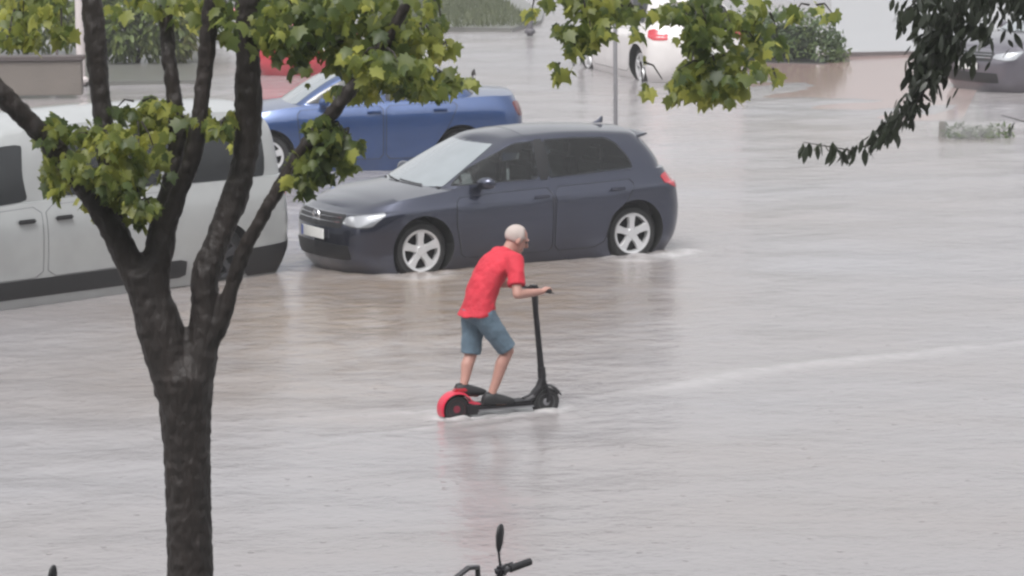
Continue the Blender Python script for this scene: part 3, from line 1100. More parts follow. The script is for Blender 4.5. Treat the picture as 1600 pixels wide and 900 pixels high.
# head, turned to the road ahead and a little down
HM = Matrix.Rotation(R(-6), 3, 'Z') @ Matrix.Rotation(R(26), 3, 'Y')
hd3 = lambda x, y, z: headc + HM @ V((x, y, z))
mb.ell(headc + HM @ V((-.012, 0, .03)), (.098, .076, .09), 20, M3=HM)
mb.ell(headc + HM @ V((.03, 0, -.035)), (.062, .058, .085), 18, M3=HM)
mb.tube([hd3(.098, 0, .015), hd3(.118, 0, -.02), hd3(.10, 0, -.032)], [.009, .015, .012], 8)
mb.tube([hd3(.085, -.04, .03), hd3(.10, 0, .034), hd3(.085, .04, .03)], .012, 8)
mb.ell(hd3(.085, 0, -.065), (.014, .026, .012), 10, M3=HM)
mb.ell(hd3(.078, 0, -.105), (.02, .026, .018), 10, M3=HM)
for s in (1, -1):
    mb.ell(hd3(-.005, s * .078, -.008), (.022, .010, .034), 10, M3=HM @ Matrix.Rotation(R(s * 20), 3, 'Z'))
mb.tube([neck - tq * .06, hd3(-.02, 0, -.04)], [.06, .055], 14)
bo = mb.build('body', SKIN, man)
remesh(bo, .008, 3)
for s in (1, -1):
    mb = MB()
    mb.ell(hd3(.083, s * .031, .010), (.009, .013, .009), 10, M3=HM)
    mb.build('eye', EYE, man)
# cropped hair: a thin cap over the back and sides of the skull
mb = MB()
bm = bmesh.new()
bmesh.ops.create_uvsphere(bm, u_segments=28, v_segments=18, radius=1)
kill = [v for v in bm.verts if v.co.x > .42 + .25 * (v.co.z < .3) - .55 * max(0, -v.co.z - .05) or v.co.z < -.72]
bmesh.ops.delete(bm, geom=kill, context='VERTS')
bm.verts.index_update()
mb.add([headc + HM @ (V((v.co.x * .0995, v.co.y * .0775, v.co.z * .0915)) + V((-.012, 0, .03))) for v in bm.verts], [[v.index for v in f.verts] for f in bm.faces])
bm.free()
ho = mb.build('hair', HAIR, man)
md = ho.modifiers.new('s', 'SOLIDIFY')
md.thickness = .006
md.offset = 0
apply_mods(ho)
# shirt
mb = MB()
ss = [(-.07, .200, .150), (.03, .188, .138), (.18, .176, .128), (.38, .172, .126), (.60, .186, .128), (.78, .198, .122), (.88, .172, .108), (.955, .108, .09), (1.0, .078, .076), (1.03, .066, .066)]
mb.loft([(spine(f), bq * w_, (V((1, 0, .05)) if f < .1 else fq) * d_) for f, w_, d_ in ss], 28)
for s_, e_ in ((shR, elR), (shL, elL)):
    mb.tube([mixp(s_, V((s_.x - .02, 0, s_.z + .0)), .45), s_, mixp(s_, e_, .35), mixp(s_, e_, .74)], [.075, .079, .076, .076], 16)
so = mb.build('shirt', SHIRT, man)
remesh(so, .010, 4)
tex = bpy.data.textures.new('folds', 'CLOUDS')
tex.noise_scale = .10
md = so.modifiers.new('d', 'DISPLACE')
md.texture = tex
md.strength = .026
md.mid_level = .5
apply_mods(so)
# shorts
mb = MB()
mb.loft([(pel - tq * .12, bq * .11, fq * .09), (pel - tq * .06, bq * .165, fq * .125), (pel + tq * .01, bq * .170, fq * .118), (pel + tq * .06, bq * .155, fq * .105)], 24)
for hp, kn in ((hipR, kneeR), (hipL, kneeL)):
    mb.tube([hp + V((0, 0, .02)), mixp(hp, kn, .3), mixp(hp, kn, .65), mixp(hp, kn, .95)], [.104, .100, .090, .086], 18)
so = mb.build('shorts', SHORT, man)
remesh(so, .010, 3)
md = so.modifiers.new('d', 'DISPLACE')
md.texture = tex
md.strength = .022
apply_mods(so)
for an in (ankR, ankL):
    mb = MB()
    b0 = an + V((-.06, 0, -.0))
    zf = -.066
    mb.loft([(an + V((-.085, 0, zf + .01)), (0, .03, 0), (0, 0, .035)), (an + V((-.062, 0, zf + .026)), (0, .042, 0), (0, 0, .058)), (an + V((.0, 0, zf + .028)), (0, .047, 0), (0, 0, .062)), (an + V((.06, 0, zf + .014)), (0, .05, 0), (0, 0, .05)), (an + V((.13, 0, zf + .002)), (0, .052, 0), (0, 0, .038)), (an + V((.19, 0, zf - .006)), (0, .036, 0), (0, 0, .024)), (an + V((.205, 0, zf - .008)), (0, .018, 0), (0, 0, .014))], 16)
    mb.tube([an + V((-.005, 0, -.06)), an + V((.0, 0, -.01))], [.044, .040], 14)
    mb.build('shoe', SHOE, man)

# ------------------------------------------------------------------ leaves
MAPLE = [(0, 0), (.16, -.07), (.34, -.10), (.33, .08), (.56, .16), (.44, .30), (.56, .52), (.34, .52), (.24, .60), (.14, .80), (0, 1.0)]
OVAL = [(0, 0), (.10, .12), (.17, .32), (.18, .52), (.12, .76), (0, 1.0)]


def leaf_mesh(shape):
    half = np.array(shape, float)
    pts = [(x, y) for x, y in half] + [(-x, y) for x, y in half[-2:0:-1]]
    c = (0, .36)
    v = np.array([c] + pts)
    z = -.18 * np.abs(v[:, 0]) * 1.6 - .25 * v[:, 1] ** 2
    v3 = np.stack([v[:, 0], v[:, 1], z], 1)
    n = len(pts)
    f = np.array([(0, 1 + j, 1 + (j + 1) % n) for j in range(n)])
    return v3, f


class Leaves:
    def __init__(self, shape):
        self.lv, self.lf = leaf_mesh(shape)
        self.V, self.F, self.n = [], [], 0

    def add(self, p, size, tipdir, normal):
        t = np.array(tipdir, float)
        t /= np.linalg.norm(t)
        nn = np.array(normal, float)
        nn -= t * (nn @ t)
        nn /= max(np.linalg.norm(nn), 1e-6)
        s = np.cross(t, nn)
        M3 = np.stack([s, t, nn])
        self.V.append(self.lv * size * np.array([nr.uniform(.8, 1.1), 1, nr.uniform(.3, 1.7)]) @ M3 + np.array(p))
        self.F.append(self.lf + self.n)
        self.n += len(self.lv)

    def build(self, name, m, parent, extra=None):
        me = bpy.data.meshes.new(name)
        v = np.concatenate(self.V)
        f = np.concatenate(self.F)
        nl = len(f)
        if extra:
            tri = [q for p in extra.f for q in [(p[0], p[i], p[i + 1]) for i in range(1, len(p) - 1)]]
            f = np.concatenate([f, np.array(tri) + len(v)])
            v = np.concatenate([v, np.array(extra.v)])
        me.vertices.add(len(v))
        me.vertices.foreach_set('co', v.astype(np.float32).ravel())
        me.loops.add(f.size)
        me.loops.foreach_set('vertex_index', f.astype(np.int32).ravel())
        me.polygons.add(len(f))
        me.polygons.foreach_set('loop_start', np.arange(0, f.size, 3, dtype=np.int32))
        me.update(calc_edges=True)
        me.materials.append(m)
        if extra:
            me.materials.append(BARK)
            me.polygons.foreach_set('material_index', np.concatenate([np.zeros(nl, np.int32), np.ones(len(f) - nl, np.int32)]))
        me.shade_smooth()
        o = bpy.data.objects.new(name, me)
        COL.objects.link(o)
        o.parent = parent
        return o


# ------------------------------------------------------------------ near street tree
TD = 21.0
BARK = mat('wet bark', (.021, .0155, .0135), .6, bump=1.0, bscale=30, var=.75, vscale=9, stretch=(1, 1, .32))
TREEM = leafmat('street tree leaf', [(0, (.045, .072, .026)), (.33, (.085, .122, .036)), (.6, (.18, .215, .05)), (.9, (.38, .40, .095))], .6)
base = at(298, 1245, TD)
base.z = 0
tree = empty('street_tree', base, 0, label='forked street tree with mossy dark trunk and lobed leaves in the foreground', cat='tree')
PXM = FPX / TD / math.cos(PITCH)


def tp(px, py, dy=0.0):
    return at(px, py, TD + dy) - base


def limb(mb, pts, n=14):
    """pts: (px, py, width px, depth offset)"""
    P_, W_ = [], []
    k = len(pts)
    a = np.array([(p[0], p[1], p[2], p[3] if len(p) > 3 else 0) for p in pts], float)
    tt = np.linspace(0, k - 1, (k - 1) * 5 + 1)
    c = hermite(tt, np.arange(k), a)
    for q in c:
        P_.append(tp(q[0], q[1], q[3]))
        W_.append(max(q[2], 2) / PXM / 2)
    # slight unevenness
    W_ = [w * (1 + .05 * math.sin(i * .63 + k) + .02 * rnd.uniform(-1, 1)) for i, w in enumerate(W_)]
    mb.tube(P_, W_, n)


mb = MB()
bt = tp(298, 900)
mb.tube([(0, 0, -.15), (0, 0, .0), (.01, 0, .12), bt * .5 + V((.0, 0, 0)), bt, tp(295, 800), tp(292, 700), tp(290, 640), tp(288, 590), tp(287, 565), tp(286, 545), tp(286, 530)], [.22, .19, .15, .135, .129, .128, .131, .146, .162, .13, .07, .02], 18)
limb(mb, [(278, 610, 80), (258, 540, 74), (238, 475, 72), (220, 425, 62)])
limb(mb, [(222, 440, 56), (200, 405, 48), (168, 345, 38, -.05), (125, 285, 34, -.12), (85, 232, 33, -.2), (38, 183, 34, -.28), (-5, 140, 33, -.35), (-90, 60, 28, -.45)])
limb(mb, [(236, 470, 58), (244, 415, 52), (256, 350, 42, .05), (270, 270, 30, .10), (277, 205, 27, .12), (268, 120, 26, .15), (262, 70, 24, .2), (258, -40, 20, .3)])
limb(mb, [(252, 375, 34, .02), (276, 310, 30), (300, 245, 29, -.05), (312, 180, 28, -.08), (322, 90, 27, -.1), (329, 10, 26, -.15), (334, -90, 22, -.2)])
limb(mb, [(196, 400, 34, .05), (178, 320, 32, .12), (167, 240, 33, .16), (158, 160, 33, .2), (150, 80, 34, .22), (143, 0, 35, .25), (134, -110, 30, .3)])
limb(mb, [(300, 610, 62), (312, 560, 56), (320, 490, 48), (321, 430, 45), (344, 365, 42, .04), (366, 310, 42, .08), (382, 250, 44, .12), (388, 180, 43, .15), (387, 90, 42, .15), (388, 0, 40, .15), (392, -120, 34, .1)])
limb(mb, [(318, 540, 44), (346, 500, 30, -.03), (362, 450, 26, -.06), (378, 400, 24, -.1), (402, 352, 23, -.14), (430, 305, 22, -.18), (462, 250, 22, -.22), (500, 200, 23, -.26), (548, 140, 24, -.3), (600, 70, 20, -.35), (650, -20, 16, -.4)])
# limb above the frame that carries the hanging leaves in the middle
limb(mb, [(392, -90, 34, .1), (480, -190, 30, 0), (650, -240, 26, -.1), (850, -210, 20, -.15), (1000, -130, 14, -.2), (1080, -30, 8, -.2), (1110, 60, 5, -.2)])
limb(mb, [(800, -215, 16, -.15), (860, -130, 10, -.3), (905, -20, 6, -.35), (925, 50, 4, -.35)])
tk = mb.build('trunk', BARK, tree)
remesh(tk, .014, 3)
tex2 = bpy.data.textures.new('barkbumps', 'CLOUDS')
tex2.noise_scale = .05
md = tk.modifiers.new('d', 'DISPLACE')
md.texture = tex2
md.strength = .022
apply_mods(tk)

LV = Leaves(MAPLE)
tw = MB()


def blob(cx, cy, rx, ry, n, dz=.35, d0=0.0, size=(.04, .10), lv=LV, droop=.6, gap=.35):
    """uneven clump: leaves gather round a few random sub clumps"""
    n = int(n * 1.6)
    k = max(3, n // 16)
    subs = []
    for _ in range(k):
        while True:
            u, v = nr.uniform(-1, 1, 2)
            if u * u + v * v < 1:
                break
        subs.append((cx + u * rx, cy + v * ry, d0 + nr.uniform(-dz, dz)))
    for i in range(n):
        sx_, sy_, sd = subs[nr.randint(k)]
        px, py = sx_ + nr.normal() * rx * gap * .6, sy_ + nr.normal() * ry * gap * .6
        if 1006 < px < 1072 and 25 < py < 104 and nr.rand() < .97:
            continue
        if 895 < px < 1050 and 74 < py < 140 and nr.rand() < .9:
            continue
        if 450 < px < 555 and 100 < py < 142 and nr.rand() < .85:
            continue
        if px > 860 and nr.rand() < (.22 if px < 1150 else .5):
            continue
        p = at(px, py, TD + sd + nr.normal() * .08) - base
        ang = nr.uniform(0, 2 * PI)
        tip = np.array([math.cos(ang), math.sin(ang), -droop - nr.uniform(0, .9)])
        nrm = np.array([nr.normal() * .5, nr.normal() * .5 - .25, 1.0])
        lv.add(p, nr.uniform(*size), tip, nrm)
    for sx_, sy_, sd in subs[:max(2, k // 3)]:
        q = at(sx_, sy_, TD + sd) - base
        a0 = at(cx + (sx_ - cx) * .2, cy - ry * .5, TD + d0) - base
        tw.tube([a0, (a0 + q) / 2 + V((0, 0, .03)), q], [.007, .005, .003], 5)


# (centre, radii, count)
blob(40, 10, 55, 35, 70)
blob(60, 45, 40, 22, 26)
blob(95, 30, 20, 40, 16)
blob(150, 235, 75, 55, 120, .25, -.1)
blob(215, 215, 50, 50, 80, .25, -.05)
blob(210, 300, 35, 30, 40, .2, -.15)
blob(110, 270, 40, 30, 34, .2, -.2)
blob(215, 165, 45, 14, 26)
blob(250, 30, 70, 40, 55)
blob(350, 20, 40, 50, 40)
blob(345, 200, 30, 15, 20)
blob(460, 30, 85, 45, 150)
blob(560, 50, 85, 60, 190)
blob(500, 90, 90, 45, 110, .3, -.1)
blob(620, 95, 70, 50, 130)
blob(660, 125, 50, 22, 60)
blob(690, 80, 22, 20, 12)
blob(600, 120, 50, 30, 60)
blob(680, 20, 30, 30, 24)
blob(505, 225, 40, 35, 70, .15, -.25)
blob(470, 270, 32, 24, 40, .15, -.2)
blob(520, 200, 25, 20, 24, .15, -.25)
blob(840, 5, 30, 14, 16)
blob(905, 25, 45, 35, 80)
blob(890, 80, 22, 35, 30)
blob(875, 105, 14, 12, 10)
blob(980, 30, 60, 40, 90)
blob(1070, 30, 70, 45, 120)
blob(1090, 90, 70, 40, 110)
blob(1150, 70, 60, 45, 90)
blob(1085, 140, 50, 22, 45)
blob(1140, 130, 40, 25, 40)
blob(1205, 130, 16, 22, 8)
blob(1200, 40, 50, 40, 60)
blob(1270, 20, 35, 25, 26)
blob(430, 25, 50, 30, 60)
blob(560, 20, 90, 30, 90)
blob(640, 60, 50, 50, 70)
blob(520, 120, 60, 25, 50)
blob(1000, 110, 50, 25, 22)
blob(930, 60, 50, 35, 50)
blob(1120, 20, 90, 25, 60)
blob(300, 195, 40, 20, 22, .2, .25)
blob(370, 205, 26, 30, 14, .2, .3)
blob(100, 225, 45, 45, 45, .2, -.2)
blob(240, 190, 90, 30, 60, .2, 0)
blob(180, 300, 60, 30, 50, .2, -.1)
blob(215, 325, 30, 20, 22, .15, -.15)
blob(500, 250, 40, 35, 50, .15, -.2)
blob(545, 215, 20, 30, 18, .15, -.25)
blob(25, 35, 40, 40, 45)
blob(600, 95, 55, 40, 70, .2, -.6)
blob(640, 120, 60, 25, 40, .2, -.5)
blob(1120, 115, 80, 35, 120, .3, -.1)
blob(1090, 150, 45, 18, 40, .2, -.1)
blob(1060, 120, 40, 25, 40, .2, 0)
blob(738, 120, 6, 6, 3)
# crown above the frame
for _ in range(5):
    blob(nr.uniform(-150, 1250), nr.uniform(-420, -70), 130, 90, 60, .9)
LV.build('crown', TREEM, tree, tw)

# ------------------------------------------------------------------ tree at the right whose branch hangs into the picture
TD2 = 20.0
OV = leafmat('narrow dark leaf', [(0, (.020, .024, .017)), (.6, (.030, .038, .024)), (1, (.05, .062, .036))], .25)
base2 = at(1990, 1250, TD2 + .4)
base2.z = 0
tree2 = empty('overhanging_tree', base2, 0, label='tree with narrow dark leaves drooping into the upper right corner', cat='tree')


def t2(px, py, dy=0.0):
    return at(px, py, TD2 + dy) - base2


mb = MB()
mb.tube([(0, 0, -.1), (0, 0, .15), (0, 0, 1.2), (.02, 0, 2.4), (.03, .05, 3.4), (.05, .05, 5.2)], [.2, .15, .13, .12, .10, .06], 14)
mb.tube([(.02, 0, 3.2), t2(1800, -190, .2), t2(1660, -150, .1), t2(1560, -60, 0), t2(1500, 20, 0), t2(1470, 80, 0), t2(1440, 150, 0), t2(1395, 215, 0), t2(1330, 235, 0), t2(1255, 222, 0)], [.07, .05, .035, .022, .014, .010, .008, .006, .004, .002], 8)
mb.tube([t2(1560, -60, 0), t2(1500, -40, 0), t2(1440, -10, 0), t2(1410, 25, 0)], [.015, .010, .006, .003], 6)
mb.tube([t2(1660, -150, .1), t2(1690, 40, .1), t2(1650, 150, .1), t2(1600, 190, .1), t2(1565, 180, .1)], [.02, .012, .006, .004, .002], 6)
mb.build('trunk', BARK, tree2)
L2 = Leaves(OVAL)


def drape(pts, n, spread, size=(.06, .10)):
    a = np.array(pts, float)
    tt = nr.uniform(0, len(a) - 1, n)
    c = hermite(tt, np.arange(len(a)), a)
    for q in c:
        px, py = q[0] + nr.normal() * spread * q[2], q[1] + nr.normal() * spread * q[2]
        p = at(px, py, TD2 + nr.normal() * .12) - base2
        tip = np.array([nr.normal() * .45 - .3, nr.normal() * .4, -1])
        L2.add(p, nr.uniform(*size), tip, (nr.normal(), nr.normal() - .6, .5))


drape([(1640, -60, 1.4), (1545, -10, 1.2), (1485, 22, 1.0), (1466, 70, .6), (1448, 120, .45)], 900, 30)
drape([(1450, 90, .8), (1430, 150, .9), (1400, 185, .9), (1365, 220, .7)], 260, 10, (.05, .085))
drape([(1370, 215, .6), (1320, 235, .4), (1300, 225, .3), (1250, 225, .3)], 34, 12, (.07, .11))
drape([(1445, -10, .6), (1415, 15, .5), (1412, 30, .3)], 40, 18)
drape([(1590, -40, 1), (1600, -5, .6), (1620, 10, .6)], 50, 20)
drape([(1650, 140, 1), (1600, 180, .5), (1570, 190, .5)], 10, 18)
drape([(1800, -250, 2), (1950, -350, 3), (2100, -300, 3), (2000, -120, 3)], 500, 60)
L2.build('crown', OV, tree2)

# ------------------------------------------------------------------ motorbikes on the near pavement
BIKEM = mat('motorbike black', (.018, .017, .022), .4, coat=.5)
BK = at(728, 1210, 21.4)


def motorbike(loc, rz, label):
    root = empty('motorbike', loc, rz, label=label, cat='motorbike', group='motorbikes parked on the near pavement')
    for x in (.66, -.66):
        w = empty('wheel', (x, 0, .30))
        w.parent = root
        mb = MB()
        mb.lathe([(.2, -.04), (.27, -.05), (.30, -.02), (.30, .02), (.27, .05), (.2, .04)], n=36)
        mb.build('tyre', TYRE, w)
        mb = MB()
        mb.lathe([(.001, -.04), (.05, -.04), (.05, -.02), (.2, -.02), (.215, -.03), (.215, .03), (.2, .02), (.05, .02), (.05, .04), (.001, .04)], n=28)
        mb.build('rim', RIMM, w, angle=30)
    mb = MB()
    mb.loft([((-.85, 0, .72), (0, .06, 0), (0, 0, .05)), ((-.5, 0, .68), (0, .14, 0), (0, 0, .12)), ((-.1, 0, .62), (0, .15, 0), (0, 0, .18)), ((.2, 0, .68), (0, .15, 0), (0, 0, .17)), ((.45, 0, .72), (0, .10, 0), (0, 0, .10))], 18)
    mb.box((-.05, 0, .42), (.5, .26, .3), 0, 0, .06)
    mb.build('body', BIKEM, root)
    mb = MB()
    mb.loft([((-.75, 0, .80), (0, .10, 0), (0, 0, .035)), ((-.4, 0, .80), (0, .14, 0), (0, 0, .05)), ((-.05, 0, .79), (0, .11, 0), (0, 0, .05))], 16)
    mb.build('seat', BLACK, root)
    for s in (1, -1):
        mb = MB()
        mb.tube([(.44, s * .09, .88), (.58, s * .08, .5), (.66, s * .075, .30)], [.024, .022, .02], 10)
        mb.build('fork', CHROME, root)
    hb = empty('handlebar', (.40, 0, .92))
    hb.parent = root
    mb = MB()
    mb.tube([(-.10, .36, .12), (-.06, .24, .12), (.0, .10, .06), (0, -.10, .06), (-.06, -.24, .12), (-.10, -.36, .12)], .014, 10)
    mb.box((.04, 0, .06), (.14, .22, .12), 0, 0, .035)
    mb.tube([(.10, -.16, .03), (.06, -.12, .16), (.03, 0, .20), (.06, .12, .16), (.10, .16, .03)], .016, 8)
    mb.build('bar', BIKEM, hb, angle=35)
    for s in (1, -1):
        mb = MB()
        mb.tube([(-.065, s * .25, .12), (-.105, s * .39, .12)], [.022, .021], 12)
        mb.build('grip', BLACK, hb)
        mb = MB()
        mb.box((-.045, s * .20, .125), (.07, .075, .06), 0, 0, .018)
        mb.tube([(-.02, s * .2, .12), (.03, s * .27, .11), (.0, s * .36, .108)], [.012, .009, .008], 8)
        mb.build('lever', BIKEM, hb)
        if s > 0:
            continue
        mr = MB()
        mr.tube([(-.04, s * .20, .14), (-.03, s * .21, .20), (-.02, s * .225, .235)], [.008, .007, .008], 8)
        mr.loft([((-.02, s * .225, .225), (0, .012, 0), (.008, 0, 0)), ((-.02, s * .238, .265), (0, .030, 0), (.013, 0, 0)), ((-.018, s * .255, .32), (0, .036, 0), (.014, 0, 0)), ((-.016, s * .268, .36), (0, .026, 0), (.012, 0, 0)), ((-.016, s * .272, .372), (0, .010, 0), (.006, 0, 0))], 14)
        mr.build('mirror', BLACK, hb)
    mb = MB()
    mb.ell((.50, 0, .86), (.09, .09, .09), 14)
    mb.build('headlight', LAMP, root)
    mb = MB()
    mb.rings([[(r_ * math.cos(a), y, r_ * math.sin(a)) for r_, y in ((.33, -.06), (.345, 0), (.33, .06), (.325, 0))] for a in np.linspace(R(30), R(160), 12)])
    o = mb.build('mudguard', BIKEM, root)
    o.location = (.66, 0, .30)
    return root


bike = motorbike((0, 0, 0), 0, 'black motorbike whose handlebar and round mirror stick up below the scooter')
BRZ = R(143)
# put the near mirror of the first bike where the photo shows it
BROT = Matrix.Rotation(BRZ, 3, 'Z') @ Matrix.Rotation(R(-9), 3, 'X')
mir = BROT @ V((.40 - .018, -.25, .92 + .30))
tgt = G(781, 840, .12 + mir.z)
bike.rotation_euler = (R(-9), 0, BRZ)
bike.location = (tgt.x - mir.x, tgt.y - mir.y, .12)
b2 = copy_tree(bike)
b2['label'] = 'second motorbike, only a mirror tip and grip showing at the bottom left edge'
mir2 = BROT @ V((.40 - .018, -.25, .92 + .37))
tg2 = G(79, 886, .12 + mir2.z)
b2.location = (tg2.x - mir2.x, tg2.y - mir2.y, tg2.z - mir2.z)

# ------------------------------------------------------------------ setting: ground, pavements, water
WZ = .08
ASPH = mat('wet asphalt', (.05, .05, .052), .35, bump=.4, bscale=60, var=.2, vscale=2)
mb = MB()
mb.add([(-600, -60, 0), (600, -60, 0), (600, 1200, 0), (-600, 1200, 0)], [(0, 1, 2, 3)])
tag(mb.build('road', ASPH, smooth=False), kind='structure')


def watermat():
    m, nt, b = newmat('muddy flood water')
    tc, mp, n1, n2, n3, ad, bp, mx, n4, cr = nodes(nt, 'ShaderNodeTexCoord', 'ShaderNodeMapping', 'ShaderNodeTexNoise', 'ShaderNodeTexNoise', 'ShaderNodeTexVoronoi', 'ShaderNodeMath', 'ShaderNodeBump', 'ShaderNodeMix', 'ShaderNodeTexNoise', 'ShaderNodeValToRGB')
    L = nt.links.new
    L(tc.outputs['Object'], mp.inputs['Vector'])
    mp.inputs['Rotation'].default_value = (0, 0, R(-30))
    mp.inputs['Scale'].default_value = (.75, 1, 1)
    n1.inputs['Scale'].default_value = 5
    n1.inputs['Detail'].default_value = 5
    n2.inputs['Scale'].default_value = 22
    n2.inputs['Detail'].default_value = 3
    L(mp.outputs['Vector'], n1.inputs['Vector'])
    L(mp.outputs['Vector'], n2.inputs['Vector'])
    ad.operation = 'MULTIPLY_ADD'
    L(n2.outputs['Fac'], ad.inputs[0])
    ad.inputs[1].default_value = .34
    L(n1.outputs['Fac'], ad.inputs[2])
    # pits and rings of falling rain
    n3.inputs['Scale'].default_value = 3.8
    L(tc.outputs['Object'], n3.inputs['Vector'])
    dr, a2 = nodes(nt, 'ShaderNodeMapRange', 'ShaderNodeMath')
    dr.interpolation_type = 'SMOOTHSTEP'
    dr.inputs['From Min'].default_value = .02
    dr.inputs['From Max'].default_value = .11
    dr.inputs['To Min'].default_value = -1.1
    dr.inputs['To Max'].default_value = 0
    L(n3.outputs['Distance'], dr.inputs['Value'])
    a2.operation = 'ADD'
    L(ad.outputs[0], a2.inputs[0])
    L(dr.outputs['Result'], a2.inputs[1])
    L(a2.outputs[0], bp.inputs['Height'])
    bp.inputs['Strength'].default_value = .44
    bp.inputs['Distance'].default_value = .035
    L(bp.outputs['Normal'], b.inputs['Normal'])
    n4.inputs['Scale'].default_value = .28
    n4.inputs['Detail'].default_value = 5
    L(mp.outputs['Vector'], n4.inputs['Vector'])
    el = cr.color_ramp.elements
    el[0].position, el[0].color = .3, (.25, .230, .226, 1)
    el[1].position, el[1].color = .7, (.270, .262, .272, 1)
    L(n4.outputs['Fac'], cr.inputs['Fac'])
    fa, n5, mu, m2 = nodes(nt, 'ShaderNodeAttribute', 'ShaderNodeTexNoise', 'ShaderNodeMath', 'ShaderNodeMix')
    fa.attribute_name = 'foam'
    n5.inputs['Scale'].default_value = 9
    n5.inputs['Detail'].default_value = 6
    L(mp.outputs['Vector'], n5.inputs['Vector'])
    mu.operation = 'MULTIPLY'
    mu.use_clamp = True
    L(fa.outputs['Fac'], mu.inputs[0])
    L(n5.outputs['Fac'], mu.inputs[1])
    m2.data_type = 'RGBA'
    m2.inputs['B'].default_value = (.80, .79, .79, 1)
    L(mu.outputs[0], m2.inputs['Factor'])
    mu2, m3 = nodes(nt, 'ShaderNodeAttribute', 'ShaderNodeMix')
    mu2.attribute_name = 'mud_reflection'
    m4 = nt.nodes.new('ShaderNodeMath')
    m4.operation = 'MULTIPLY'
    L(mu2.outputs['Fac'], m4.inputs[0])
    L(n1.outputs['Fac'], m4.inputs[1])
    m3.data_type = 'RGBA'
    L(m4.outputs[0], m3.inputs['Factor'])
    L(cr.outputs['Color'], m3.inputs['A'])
    m3.inputs['B'].default_value = (.20, .135, .075, 1)  # brown of the muddy tint and of the painted car reflection
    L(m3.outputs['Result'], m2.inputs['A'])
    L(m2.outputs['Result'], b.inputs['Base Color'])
    b.inputs['Roughness'].default_value = .15
    b.inputs['IOR'].default_value = 1.33
    return m


WATER = watermat()


